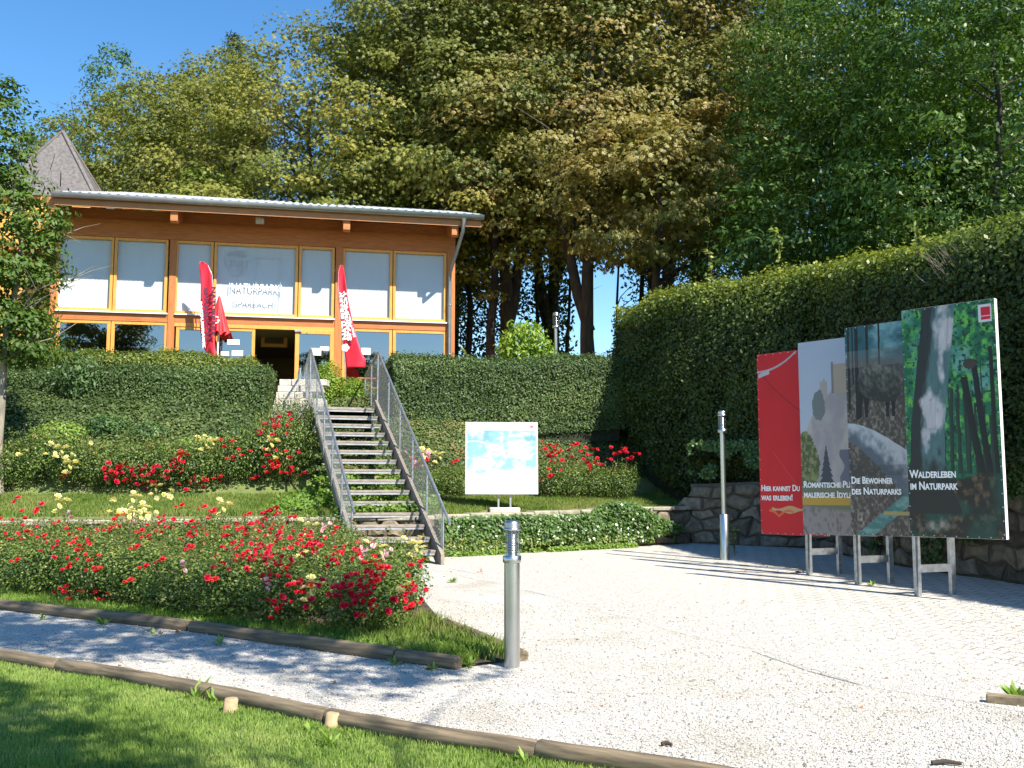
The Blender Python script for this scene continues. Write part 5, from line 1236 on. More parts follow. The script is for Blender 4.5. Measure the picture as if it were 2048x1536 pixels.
FC += lumps([(165, 100, 'R', 1), (250, 485, 'R', 2), (335, 640, 'R', 1), (365, 650, 'r', 1), (190, 775, 'r', 2), (95, 575, 'r', 0), (470, 610, 'y', 1), (415, 645, 'y', 1), (550, 615, 'R', 0), (680, 400, 'R', 2), (690, 430, 'R', 0), (620, 470, 'R', 0), (800, 345, 'r', 1), (830, 560, 'R', 1), (860, 600, 'R', 2), (850, 640, 'R', 1), (870, 620, 'r', 0), (690, 690, 'R', 0), (640, 680, 'R', 0), (790, 700, 'R', 1), (850, 745, 'r', 2), (870, 780, 'R', 1), (830, 740, 'R', 0), (815, 435, 'r', 1), (900, 460, 'r', 2), (910, 520, 'r', 0), (1220, 490, 'R', 1), (1150, 660, 'R', 1), (1210, 695, 'R', 2), (1100, 740, 'R', 1), (1140, 780, 'r', 1), (1120, 800, 'r', 0), (1370, 625, 'R', 1), (1430, 665, 'R', 1), (1440, 700, 'R', 0), (1425, 830, 'r', 1), (1195, 905, 'r', 0), (700, 780, 'r', 0), (1080, 635, 'y', 0), (885, 380, 'p', 1), (1025, 395, 'p', 1), (575, 200, 'p', 1), (1200, 320, 'y', 1), (1230, 350, 'y', 1), (1190, 290, 'y', 0), (935, 345, 'y', 1), (440, 185, 'y', 1), (345, 400, 'y', 0), (1030, 530, 'R', 0), (475, 770, 'R', 0), (730, 600, 'R', 0), (415, 265, 'R', 2), (440, 300, 'r', 1), (465, 345, 'R', 1), (430, 345, 'r', 0), (20, 210, 'R', 0), (320, 160, 'R', 0), (650, 230, 'R', 0), (600, 400, 'r', 0), (530, 370, 'R', 0)], 500, 1000, 3.657)
def attach(clusters, blist, fallbackY, Rxy=.5, Rz=.46):
    for px, py, c, n in clusters:
        d = ray(px, py); o = Vector((0, 0, EYE)); best = None
        for b in blist:
            cz = b.location.z + Rz * b.scale.z; k = Vector((1 / (Rxy * b.scale.x), 1 / (Rxy * b.scale.x), 1 / (Rz * b.scale.z)))
            oc = Vector(((o.x - b.location.x) * k.x, (o.y - b.location.y) * k.y, (o.z - cz) * k.z)); dd = Vector((d.x * k.x, d.y * k.y, d.z * k.z))
            A, B, Cc = dd.dot(dd), 2 * oc.dot(dd), oc.dot(oc) - 1.0; D = B * B - 4 * A * Cc
            if D < 0: continue
            t = (-B - math.sqrt(D)) / (2 * A)
            if best is None or t < best[0]: best = (t, b)
        if best is None:
            # a shoot standing above the nearest bush along the line of sight
            bb = None
            for b in blist:
                t = b.location.y / d.y; p = o + d * t; q = abs(p.x - b.location.x) * 1.2 + abs(p.z - (b.location.z + .95 * b.scale.z))
                if bb is None or q < bb[0]: bb = (q, t, b)
            t, b = bb[1], bb[2]; p = o + d * t
            if bb[0] > .9: continue
            st_ = MB(); li = b.matrix_basis.inverted(); a0 = li @ Vector((b.location.x, b.location.y, b.location.z + .5)); st_.tube([a0, (a0 + li @ p) / 2 + Vector((.01, 0, .02)), li @ p], [.006, .005, .004], 5); st_.build('flower_stalk', M['stem'], b)
        else: t, b = best; p = o + d * (t - .03)
        f = link('blossom_cluster', BL[c][n], b); m = b.matrix_basis.inverted() @ Matrix.Translation(p) @ Matrix.Rotation(random.uniform(-.6, .6), 4, 'Z') @ Matrix.Scale(random.uniform(.85, 1.15) * (1.35 if c == 'y' else 1) * max(1, p.y / 13), 4)
        f.matrix_basis = m
attach(FC, front, 13)
for b in front:
    if 'row' in b: del b['row']
# roses along the terrace, left and right of the stairs
backl = []
for i, px in enumerate(list(range(-40, 640, 62))):
    y = wallY(P(px, 900, 21).x) + 3.3 + random.uniform(-.15, .15); x = P(px, 900, y).x
    nm = ['at the far left', 'behind the young tree trunk', 'with yellow flowers at the left', 'left of the dense red bushes', 'with many red clusters', 'with deep red clusters', 'in the middle of the row', 'right of the middle', 'near the stairs with a yellow spray', 'close beside the stairs', 'against the shaded side of the stairs', 'under the stairs'][i % 12]
    backl.append(rose_bush(x, y, H(x, y) - .03, 1.15, random.uniform(1.15, 1.3) if px < 480 else 1.55, 'terrace rose bush %s above the grass strip' % nm, 'rose bushes along the ivy slope'))
for i, px in enumerate((555, 600)):
    y = wallY(P(px, 900, 22).x) + 4.1; x = P(px, 900, y).x; backl.append(rose_bush(x, y, H(x, y) - .03, .9, 1.6, ('tall', 'shaded')[i] + ' climbing rose bush %s the staircase stringer' % ('left of', 'touching')[i], 'rose bushes along the ivy slope'))
backr = []
for i, px in enumerate((838, 905, 1090, 1140, 1190, 1236)):
    y = wallY(P(px, 920, 22).x) + 2.9 - .1 * i; x = P(px, 920, y).x
    nm = ['behind the wire mesh of the stairs', 'left of the map sign', 'just right of the map sign', 'in the middle right of the map sign', 'before the shaded hedge', 'at the dark corner of the hedge'][i]
    backr.append(rose_bush(x, y, H(x, y) - .03, 1.0, 1.0 if i > 1 else .8, 'red flowering rose bush ' + nm, 'rose bushes along the ivy slope'))
attach([(130, 905, 'y', 2), (120, 895, 'y', 1), (140, 925, 'y', 1), (130, 940, 'y', 0), (240, 935, 'r', 2), (232, 945, 'R', 1), (255, 950, 'R', 1), (290, 940, 'R', 2), (280, 955, 'R', 2), (300, 958, 'r', 1), (363, 910, 'r', 2), (345, 930, 'R', 2), (350, 945, 'R', 1), (385, 965, 'R', 2), (402, 965, 'r', 0), (240, 985, 'r', 2), (288, 975, 'r', 1), (410, 882, 'y', 1), (424, 880, 'y', 1), (445, 888, 'r', 1), (480, 906, 'r', 1), (455, 920, 'r', 0), (430, 960, 'r', 0), (310, 972, 'y', 1), (330, 985, 'y', 1), (125, 1000, 'y', 1), (120, 955, 'r', 0), (212, 950, 'r', 0), (223, 935, 'R', 0), (320, 940, 'R', 0), (245, 965, 'r', 0), (35, 905, 'y', 0)], backl, 22)
attach([(540, 852, 'R', 1), (555, 857, 'R', 2), (570, 838, 'R', 1), (545, 882, 'y', 1), (530, 905, 'r', 1), (545, 925, 'r', 2), (575, 910, 'r', 1), (560, 940, 'r', 1), (600, 950, 'r', 0), (548, 912, 'y', 0), (500, 960, 'r', 0), (530, 940, 'r', 1), (572, 948, 'r', 0)], backl, 22)
attach([(1174, 904, 'r', 1), (1103, 892, 'r', 2), (1108, 907, 'r', 2), (1094, 907, 'r', 1), (1140, 908, 'r', 1), (1179, 927, 'r', 2), (1198, 924, 'r', 1), (1226, 903, 'r', 1), (1234, 908, 'r', 0), (1256, 913, 'r', 1), (1252, 920, 'r', 0), (1101, 945, 'r', 1), (1170, 863, 'r', 1), (1162, 861, 'r', 0), (1089, 958, 'r', 0), (901, 927, 'r', 0), (850, 905, 'y', 1), (875, 908, 'y', 1), (840, 915, 'p', 2), (828, 925, 'r', 1), (1140, 895, 'r', 0), (1115, 925, 'r', 0)], backr, 23)

# ------------------------------------------------------------------ trees
def tree_frame(b, base, top, r0, forks, spread, seed, lean=(0, 0), bend=.15):
    rr = random.Random(seed); h = top - 0
    pts = [Vector((0, 0, -.3))]; n = 7
    for i in range(1, n + 1): pts.append(Vector((lean[0] * i / n + rr.uniform(-bend, bend), lean[1] * i / n + rr.uniform(-bend, bend), h * i / n)))
    b.tube(pts, [r0 * 1.25] + [r0 * (1 - .75 * i / n) for i in range(1, n + 1)], 10)
    if seed == 3:
        b.tube([Vector((.02, 0, 2.2)), Vector((-.35, .1, 3.4)), Vector((-.75, .1, 5.5)), Vector((-1.4, .2, 9))], [.2, .19, .16, .08], 9); b.tube([Vector((.15, 0, 4.6)), Vector((.6, 0, 5.6)), Vector((1.3, .1, 8))], [.12, .1, .05], 8)
    for k in range(forks):
        a = rr.uniform(0, 6.28); t = rr.uniform(.3, .9); i = min(int(t * n), n - 1); p = pts[i] + (pts[i + 1] - pts[i]) * (t * n - i); L = spread * rr.uniform(.6, 1.0); r1 = r0 * (1 - .75 * t) * .55
        q = [p]
        for s in (.35, .7, 1.0): q.append(p + Vector((math.cos(a + s * .3) * L * s, math.sin(a + s * .3) * L * s, L * s * rr.uniform(.4, .9))))
        b.tube(q, [r1, r1 * .75, r1 * .45, r1 * .2], 7)
        for s in range(2):
            a2 = a + rr.uniform(-1, 1); p2 = q[1 + s]; b.tube([p2, p2 + Vector((math.cos(a2), math.sin(a2), .6)) * L * .3, p2 + Vector((math.cos(a2), math.sin(a2), .5)) * L * .6], [r1 * .4, r1 * .25, r1 * .08], 5)
def crown_pts(shape, nclump, rc, per, seed, outer=.72, flat=.6):
    """clumps on the outside of a few ellipsoids; shape = list of (cx,cy,cz,rx,ry,rz); returns leaf points, normals, clump tone"""
    rg = np.random.default_rng(seed); S = np.array(shape); vol = (S[:, 3] * S[:, 4] + S[:, 3] * S[:, 5]); pk = rg.choice(len(S), nclump, p=vol / vol.sum())
    d = unit(rg.normal(size=(nclump, 3)) + np.array([0, 0, .12])); rad = outer + (1 - outer) * rg.random(nclump) ** .5; inner = rg.random(nclump) < .13; rad[inner] *= .6
    Cc = S[pk, :3] + d * S[pk, 3:6] * rad[:, None]
    # drop the clumps that fall deep inside another ellipsoid
    deep = np.zeros(nclump, bool)
    for i in range(len(S)):
        q = ((Cc - S[i, :3]) / S[i, 3:6]); deep |= (np.linalg.norm(q, axis=1) < .6) & (pk != i)
    Cc, d = Cc[~deep], d[~deep]; m = len(Cc); r_ = rc * rg.uniform(.5, 1.35, m)
    idx = np.repeat(np.arange(m), per); e = rg.normal(size=(len(idx), 3)); e[:, 2] = np.abs(e[:, 2]) * .9 - .12; e = unit(e)
    q = r_[idx][:, None] * (.55 + .45 * rg.random((len(idx), 1)) ** .5) * (.8 + .4 * fbm(e[:, 0] * 3 + idx, e[:, 1] * 3 + e[:, 2] * 2, 5))[:, None]
    off = e * q * np.array([1, 1, flat]); off += d[idx] * .0
    C = Cc[idx] + off; Nn = e * .7 + d[idx] * .5 + np.array([0, 0, .5]) + rg.normal(size=C.shape) * .3
    cl = np.clip(.5 + (fbm(Cc[:, 0] * .45 + seed, Cc[:, 2] * .4 + Cc[:, 1] * .3, 8, 3) - .5) * 2.6, 0, 1) * .65 + .35 * rg.random(m); tone = cl[idx]
    return C, Nn, tone, Cc
def make_tree(name, x, y, z, shape, trunk_h, r0, mat, bark, label, cat='tree', nclump=300, rc=.8, per=60, leaf=.16, lw=.05, kind='palm', seed=0, droop=.45, forks=9, spread=3, group=None, tone=(0, 1), lean=(0, 0), crown_me=None, flat=.6):
    e = empty(name, (x, y, z), label, cat, group)
    C, Nn, tn, Cc = crown_pts(shape, nclump, rc, per, seed, flat=flat)
    if kind == 'palm': V = palm(C, Nn, leaf, lw, droop); tn = np.tile(tn, 5)
    else: V = leaves(C, Nn, leaf * rng.uniform(.7, 1.2, len(C)), lw, droop)
    t = np.clip(tone[0] + (tone[1] - tone[0]) * (tn * .75 + .25 * rng.random(len(V))), 0, 1)
    link('crown', quads_mesh('crown', V, mat, {'tone': t}), e)
    b = MB(); tree_frame(b, 0, trunk_h, r0, forks, spread, seed, lean); b.build('trunk', bark, e)
    return e
def copy_tree(src, x, y, z, rz, s, label, group=None):
    c = src.copy(); COL.objects.link(c); c.location = (x, y, z); c.rotation_euler = (0, 0, rz); c.scale = (s, s, s) if not hasattr(s, '__len__') else s; c['label'] = label
    if group: c['group'] = group
    for ch in src.children:
        k = ch.copy(); COL.objects.link(k); k.parent = c
    return c
GR = 'chestnut trees behind the pavilion'
def X(px, Y): return (px - 1024) / F * Y
def TZ(py, Y): return P(1024, py, Y).z
# tall chestnuts: crowns begin about 6 m above the hill
shA = [(0, 0, 11.5, 4.2, 3.6, 5.2), (-1.6, -.6, 8.2, 3.4, 3.0, 3.2), (1.8, .2, 8.6, 3.4, 3.0, 3.4), (.4, 0, 15.0, 3.2, 2.8, 3.2)]
cA = make_tree('chestnut_tree', X(1180, 33), 33, 4.6, shA, 14, .26, M['l_chest'], M['bark'], 'browning chestnut with a forked trunk standing right of the small lamp', nclump=460, rc=1.15, per=82, leaf=.14, lw=.044, seed=3, forks=11, spread=3.6, group=GR, tone=(.05, 1))
shB = [(0, 0, 10.5, 4.6, 3.6, 5.6), (-2.2, -.5, 7.0, 3.2, 2.8, 3.2), (2.0, -.8, 6.2, 3.0, 2.8, 2.8), (-.6, .2, 14.4, 3.2, 2.8, 3.0)]
cB = make_tree('chestnut_tree', X(880, 34.5), 34.5, 4.6, shB, 14, .25, M['l_chest_g'], M['bark'], 'tall green and yellow chestnut rising above the right end of the roof', nclump=480, rc=1.1, per=78, leaf=.135, lw=.043, seed=5, forks=10, spread=3.4, group=GR, tone=(.0, .95))
shC = [(0, 0, 9.0, 4.4, 3.8, 5.4), (-1.8, -1.2, 5.2, 3.6, 3.0, 3.0), (1.8, -.6, 5.4, 3.4, 3.0, 3.0)]
cC = make_tree('chestnut_tree', X(610, 36), 36, 4.4, shC, 12, .24, M['l_chest_g'], M['bark'], 'rounded olive chestnut against the sky above the middle of the roof', nclump=470, rc=1.05, per=78, leaf=.135, lw=.043, seed=9, forks=9, spread=3.2, group=GR, tone=(.1, .85))
copy_tree(cA, X(1400, 34), 34, 4.8, 2.0, 1.02, 'brown-leaved chestnut above the lit top of the tall hedge', GR)
copy_tree(cA, X(1010, 36), 36, 4.6, 4.1, 1.08, 'chestnut with yellow patches whose dark trunk stands left of the small lamp', GR)
copy_tree(cB, X(835, 38), 38, 4.5, 1.1, (.85, .9, 1.05), 'high green-yellow chestnut whose top meets the upper edge near the open sky', GR)
copy_tree(cA, X(1560, 36), 36, 5.0, 5.2, 1.05, 'chestnut partly behind the dark green hornbeam on the right', GR)
copy_tree(cC, X(450, 39), 39, 4.4, 2.4, (.95, .95, .99), 'chestnut left of the rounded olive one behind the roof', GR)
copy_tree(cC, X(330, 41), 41, 4.4, 4.4, (.98, .98, 1.02), 'yellowish chestnut right of the slate pyramid roof', GR)
copy_tree(cC, X(190, 42), 42, 4.4, .4, (.95, .95, .93), 'lower chestnut immediately behind the slate pyramid roof', GR)
copy_tree(cA, X(1310, 42), 42, 5.0, 3.3, 1.28, 'chestnut seen in the gap behind the forked trunk', GR)
copy_tree(cA, X(1110, 43), 43, 4.8, .7, 1.28, 'chestnut in the second row behind the forked trunk', GR)
copy_tree(cB, X(900, 43), 43, 4.8, 5.0, 1.12, 'chestnut in the second row over the right end of the roof', GR)
# low brown branch sweeping in front of the trunks
lowc = make_tree('chestnut_tree', X(1330, 30), 30.5, 4.7, [(-.6, -1.2, 5.6, 2.7, 2.2, 2.2), (1.4, -.6, 6.2, 2.4, 2.0, 2.3)], 7, .2, M['l_chest'], M['bark'], 'smaller chestnut with pale brown leaves just above the hedge top', nclump=230, rc=.75, per=44, leaf=.165, lw=.05, seed=12, forks=8, spread=2.6, group=GR, tone=(.35, .95))
# hornbeams at the right
GH = 'dark green trees above the tall hedge'
shH = [(0, -.4, 3.6, 2.6, 2.2, 1.6), (0, 0, 6.8, 3.4, 3.0, 3.6), (-1.6, -.6, 4.6, 2.6, 2.3, 2.2), (1.4, 0, 5.0, 2.8, 2.6, 2.6), (0, 0, 10.2, 2.8, 2.6, 2.8)]
hA = make_tree('hornbeam_tree', X(1760, 25), 25, 2.6, shH, 9, .15, M['l_horn2'], M['bark_dark'], 'layered dark green hornbeam reaching in over the tall hedge', nclump=800, rc=.85, per=66, leaf=.16, lw=.07, kind='leaf', seed=21, forks=12, spread=3, group=GH, droop=.5, flat=.38)
copy_tree(hA, X(2020, 21.5), 21.5, 2.3, 2.2, 1.0, 'dark green hornbeam filling the upper right corner of the photo', GH)
copy_tree(hA, X(1900, 28), 28, 4.6, 4.2, 1.1, 'dark green hornbeam in the second row between the other two', GH)
copy_tree(hA, X(1640, 29), 29, 3.4, 5.5, (.9, .9, 1.0), 'dark green hornbeam overlapping the brown chestnuts', GH)
copy_tree(hA, X(2200, 27), 27, 3.0, .5, 1.2, 'dark green hornbeam standing just outside the right edge', GH)
# left background
make_tree('robinia_tree', X(150, 50), 50, 5, [(-1.2, 0, 13.0, 2.4, 2.0, 2.6), (1.4, 0, 14.0, 2.2, 2, 2.3), (-2.0, 0, 8.4, 2.8, 2, 3.6), (1.3, 0, 17.4, 1.3, 1.2, 1.9), (3.6, 0, 13.4, 1.8, 1.6, 2.2)], 16, .24, M['l_blue'], M['bark'], 'airy blue-green tree against the sky above the slate pyramid roof', nclump=300, rc=.75, per=60, leaf=.2, lw=.1, kind='leaf', seed=31, forks=12, spread=2.2)
make_tree('tall_tree', X(350, 47), 47, 5, [(-1.5, 0, 12.9, 2.6, 2.2, 3.2), (1.6, 0, 14.2, 2.6, 2.2, 3.6), (0, 0, 10, 3.4, 2.8, 4)], 16, .26, M['l_chest_g'], M['bark'], 'tall yellow-green tree behind the left half of the roof', nclump=300, rc=.8, per=36, leaf=.17, lw=.055, seed=33, forks=14, spread=3.4, tone=(.3, .9))
cn = empty('conifer_tree', (X(445, 48), 48, 5), 'dark spruce top standing above the yellow trees', 'tree'); C = []; Nn = []
hT = TZ(68, 48) - 5
for lv in np.linspace(.25, .99, 34):
    rr_ = 4.0 * (1 - lv) ** .62 + .1; k = int(10 + 14 * (1 - lv))
    for q in range(k):
        a = rng.uniform(0, 6.28); L = rr_ * rng.uniform(.6, 1.15); m = int(26 * L + 8); t = rng.random(m) ** .7
        C.append(np.stack([np.cos(a) * L * t, np.sin(a) * L * t, hT * lv + .35 * t * L * .5 - .5 * t ** 2 * L * .6 - .0 * t], 1) + rng.normal(size=(m, 3)) * .09)
C = np.concatenate(C); V = leaves(C, rng.normal(size=C.shape) + [0, 0, .5], .26, .06, .5); link('crown', quads_mesh('crown', V, M['l_con'], {'tone': rng.random(len(V))}), cn)
MB().tube([(0, 0, -.3), (0, 0, hT)], [.25, .03], 8).build('trunk', M['bark_dark'], cn)
make_tree('ash_tree', X(365, 36), 36, 4.4, [(-.6, 0, 6.4, 1.2, 1.1, 1.6), (.5, 0, 7.6, 1.1, 1.0, 1.3), (-.9, 0, 4.8, 1.0, 1.0, 1.2)], 8, .12, M['l_lime'], M['bark_grey'], 'light fresh green young tree in front of the yellow chestnuts', nclump=90, rc=.5, per=55, leaf=.2, lw=.08, kind='leaf', seed=41, forks=8, spread=1.6, tone=(0, .45))
# young tree at the left edge, on the terrace
yx = X(6, 20.3); yt = make_tree('young_tree', yx, 20.3, H(yx, 20.3), [(-.7, 0, 4.1, 1.3, 1.2, 1.4), (-.5, 0, 5.5, 1.0, 1.0, 1.5), (.15, 0, 4.6, .8, .8, .9), (-.4, 0, 7.4, .62, .6, 1.3), (.2, .1, 3.2, .8, .8, .6), (.42, 0, 5.7, .6, .6, .75)], 7.4, .085, M['l_horn'], M['bark_grey'], 'young broadleaf tree with a pale trunk at the left edge of the photo', nclump=400, rc=.38, per=55, leaf=.125, lw=.06, kind='leaf', seed=51, forks=14, spread=1.5, tone=(.25, .84), droop=.4)
ygx = X(70, 19.8); shrub('young_shrub', X(150, 23.4), 23.4, 3.6, .62, .62, 900, .13, M['l_blue'], 'loose young bush with long pale leaves before the lower left windows', seed=6, lw=.4, droop=.5, stems=7)
shrub('lime_sapling', X(72, 20.9), 20.9, 4.4 + .0, .38, .6, 420, .12, M['l_lime'], 'bright yellow-green leafy shoots against the ochre wall by the young tree', seed=7, lw=.45, droop=.5, stems=6)
# tree beside the photographer whose shade falls on the lawn and path
shS = [(-1.6, 6.1, 7.5, 1.6, .9, .5), (-3.9, 7.0, 7.7, 1.6, .9, .5), (.2, 4.8, 7.4, .9, .7, .4), (-2.25, 2.8, 7.0, .95, .9, .8), (-2.9, 3.4, 7.0, 1.0, .9, .9), (-2.1, 1.9, 7.2, .9, .8, .8), (-2.7, 2.3, 6.8, .9, .8, .7), (-.3, .2, 8.2, 1.4, 1.3, 1.2)]
make_tree('shade_tree', 3.6, -1.5, 0, shS, 8, .17, M['l_horn'], M['bark_grey'], 'tree beside the photographer casting the dappled shade on the lawn', nclump=240, rc=.46, per=105, leaf=.13, lw=.075, kind='leaf', seed=61, forks=12, spread=3.6, lean=(-.6, 1.2))

# woodland edge deep behind the trunks
def forest(n):
    x = rng.uniform(-8, 24, n); y = rng.uniform(40, 47, n); gap = np.abs(x - 3.9) < 1.3
    top = 5.0 + 6.5 * fbm(x * .35, y * .2, 71); z = 4.5 + rng.random(n) * top
    k = ~(gap & (z > 5.6)) & (fbm(x * .8, z * .8, 72) > .4); x, y, z = x[k], y[k], z[k]
    C = np.stack([x, y, z], 1); return C, rng.normal(size=C.shape) + np.array([0, -.6, .5])
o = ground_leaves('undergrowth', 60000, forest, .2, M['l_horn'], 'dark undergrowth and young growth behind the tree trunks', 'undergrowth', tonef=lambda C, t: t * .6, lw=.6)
GT = 'thin trunks behind the chestnuts'
for i, (px, Y, r_, dl) in enumerate(((935, 37, .16, 'behind the pavilion corner'), (985, 34, .2, 'left of the round green shrub'), (1075, 40, .11, 'directly behind the small lamp'), (1130, 38, .09, 'slim one right of the small lamp'), (1232, 37, .07, 'thinnest one in the bright sky gap'), (1275, 36, .13, 'leaning one above the hedge corner'), (1315, 39, .1, 'slim one behind the brown leaves'), (1345, 33, .3, 'thick one at the left end of the hedge top'), (1500, 35, .2, 'one below the dark green branches'))):
    e = empty('thin_tree', (X(px, Y), Y, 4.4), 'bare dark trunk, ' + dl, 'tree', GT)
    b = MB(); tree_frame(b, 0, 9.5, r_, 6, 1.6, 200 + i, (random.uniform(-.5, .5), 0), .1); b.build('trunk', M['bark_dark'], e)
    C, Nn, tn, _ = crown_pts([(0, 0, 8.4, 1.8, 1.6, 2.2)], 40, .6, 30, 300 + i); V = leaves(C, Nn, .2, .1, .4); link('crown', quads_mesh('crown', V, M['l_chest'] if i % 2 else M['l_horn'], {'tone': np.clip(tn * .7, 0, 1)}), e)

# ------------------------------------------------------------------ grass
def blades(name, n, gen, h, wd, mat, label, lean=.5):
    x, y, z, hs = gen(n); m = len(x); a = rng.uniform(0, 6.28, m); hh = h * hs * rng.uniform(.5, 1.3, m); dx, dy = np.cos(a), np.sin(a); la = rng.uniform(0, 6.28, m); lr = rng.random(m) * lean * hh
    B0 = np.stack([x - dx * wd / 2, y - dy * wd / 2, z], 1); B1 = np.stack([x + dx * wd / 2, y + dy * wd / 2, z], 1)
    M1 = np.stack([x + np.cos(la) * lr * .35, y + np.sin(la) * lr * .35, z + hh * .6], 1); T = np.stack([x + np.cos(la) * lr, y + np.sin(la) * lr, z + hh * .95], 1)
    off = np.stack([dx, dy, 0 * dx], 1) * wd * .4
    V = np.stack([B0, B1, M1 + off, T, M1 - off], 1)
    tn = np.clip(rng.random(m) * .5 + 1.0 * fbm(x * 1.8, y * 1.8, 91) - .25, 0, 1)
    return tag(link(name, quads_mesh(name, V, mat, {'tone': tn}, nv=5)), label, 'grass', None, 'stuff')
LWp = [(-30, LOWER[0][1] + 3)] + LOWER + [(LOWER[-1][0] + 3, LOWER[-1][1] - 2), (3, 2), (-12, 2)]
lwx = np.array([p[0] for p in LOWER]); lwy = np.array([p[1] for p in LOWER])
def lawn(n):
    x = rng.uniform(-6.0, 2.2, n); y = 4.6 + (rng.random(n) ** 1.0) * 5.2; ly = np.interp(x, lwx, lwy)
    k = (y < ly - .05) & (x > -.56 * y - .3) ; x, y = x[k], y[k]
    return x, y, np.vectorize(g)(x, y) - .01, .8 + .5 * fbm(x * 3, y * 3, 93)
blades('lawn_grass', 330000, lawn, .036, .006, M['l_grass'], 'mown lawn in the foreground')
def terrg(n):
    x = rng.uniform(-13, 4.6, n); t = rng.uniform(.3, 3.0, n); y = WYv(x) + t; k = ~((np.abs(x + .2) < .4) & (t < .9)); x, y = x[k], y[k]
    return x, y, Hv(x, y), .8 + .6 * fbm(x * 2, y * 2, 94)
blades('terrace_grass', 110000, terrg, .085, .012, M['l_grass2'], 'sunny grass strip on the terrace below the rose bushes')
def bedg(n):
    t = rng.random(n); L = rng.random(n) ** 1.3 * .55 + .07; ux_ = np.array([p[0] for p in UPPER]); uy_ = np.array([p[1] for p in UPPER]); x = ux_[0] + (ux_[-1] - ux_[0]) * t; y = np.interp(x, ux_, uy_)
    x = x + fnn.x * L; y = y + fnn.y * L; return x, y, np.vectorize(g)(x, y) + .02, .7 + .7 * fbm(x * 3, y * 3, 95)
blades('bed_edge_grass', 26000, bedg, .11, .009, M['l_weed'], 'weeds and grass between the front log and the roses')
def cornerg(n):
    pl = [UPPER[4], SIDE[0], SIDE[1], (-1.0, 11.6), (-2.4, 10.6)]; x = rng.uniform(-2.4, .3, n); y = rng.uniform(8.8, 12.2, n)
    k = np.array([inpoly(a, b, pl) for a, b in zip(x, y)]) & (fbm(x * 3, y * 3, 97) > .3); x, y = x[k], y[k]; return x, y, np.vectorize(g)(x, y) + .02, .6 + .9 * fbm(x * 2.5, y * 2.5, 96)
blades('corner_grass', 14000, cornerg, .12, .009, M['l_grass2'], 'long grass in the corner of the bed beside the steel bollard', .7)
def bedlow(n):
    C1 = bedg(n); C = np.stack([C1[0], C1[1], C1[2] + rng.random(n) * .08], 1); return C, np.array([0, -.3, 1]) + rng.normal(size=(n, 3)) * .4
ground_leaves('bed_weeds', 12000, bedlow, .05, M['l_weed'], 'clover and broad weeds along the front of the rose bed', 'weeds', lw=.75)
def underst(n):
    x = rng.uniform(-4.6, -1.5, n); t = rng.uniform(-1.6, 3.5, n); y = WYv(x) + t; C = np.stack([x, y, Hv(x, y) + rng.random(n) * (.12 + .2 * fbm(x * 2, y * 2, 3))], 1); k = fbm(x * 2, y * 2, 14) > .42
    return C[k], np.array([0, -.3, 1]) + rng.normal(size=(k.sum(), 3)) * .4
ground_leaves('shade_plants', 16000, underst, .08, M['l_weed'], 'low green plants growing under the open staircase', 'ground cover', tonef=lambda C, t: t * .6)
def wallfoot(n):
    x = rng.uniform(-1.3, 2.6, n); y = WYv(x) - .05 - rng.random(n) ** 2 * .35; C = np.stack([x, y, .028 * (y - 8.6) + rng.random(n) * .1], 1); k = (fbm(x * 3, y * 2, 19) > .4); return C[k], np.array([0, -.6, 1]) + rng.normal(size=(k.sum(), 3)) * .4
ground_leaves('wall_foot_weeds', 6000, wallfoot, .05, M['l_weed'], 'low weeds at the foot of the ivy wall', 'weeds')
# single weeds by the logs
def weed(px, py, s, label, n=16, kind='leaf'):
    p = GP(px, py); e = empty('weed_plant', tuple(p), label, 'weed', 'weeds growing by the logs'); a = rng.uniform(0, 6.28, n); el = rng.uniform(.2, 1.1, n)
    D = np.stack([np.cos(a) * np.cos(el), np.sin(a) * np.cos(el), np.sin(el)], 1); C = D * .01; Nn = np.stack([-np.cos(a) * np.sin(el), -np.sin(a) * np.sin(el), np.cos(el)], 1)
    L = .78 * s * rng.uniform(.4, 1.1, n); W = L * (.28 if kind == 'leaf' else .06); V = leaves(C, Nn, L, W, .0, dirs=D); link('leaf_rosette', quads_mesh('rosette', V, M['l_weed'], {'tone': rng.random(n)}), e)
for a in ((85, 1240, .12, 'weed rosette growing against the upper log at the far left', 22), (205, 1250, .2, 'long-leaved weed on the path before the upper log', 18), (305, 1268, .1, 'small weed on the gravel near two brown fallen leaves', 18), (440, 1290, .15, 'weed standing on the path edge left of the middle', 14), (790, 1330, .13, 'weed tuft below the log joint', 26), (868, 1340, .13, 'grassy tuft below the last log piece', 26), (390, 1398, .24, 'pale broad-leaved weed leaning over the lower log', 14), (430, 1405, .17, 'broad-leaved weed beside the pale sawn stake', 12), (660, 1490, .16, 'broad-leaved weed on the lawn below the short stake', 16), (620, 1465, .12, 'flat weed left of the short stake', 14), (905, 1165, .14, 'weed tuft at the foot of the stairs', 30), (1300, 1085, .2, 'weed at the foot of the stone wall corner', 20), (1050, 1525, .12, 'flat weed on the lower log near the bottom edge', 16), (935, 1335, .16, 'leafy weed between the log end and the bollard', 34), (2030, 1400, .2, 'grass tuft at the right edge of the gravel', 60), (60, 1325, .1, 'weed sprig behind the lower log at the far left', 10), (115, 1330, .13, 'pair of round weed leaves behind the lower log', 8), (1745, 1172, .14, 'small weed between the legs of the display boards', 22)):
    weed(*a)
tw_ = empty('tall_weed', tuple(GP(1470, 1112)), 'thin tall weed growing beside the lamp post foot', 'weed'); b = MB()
for q in range(4): b.tube([(0, 0, 0), (.02 * q - .05, 0, .35), (.03 * q - .1, .0, .62 + .06 * q)], [.005, .004, .002], 4)
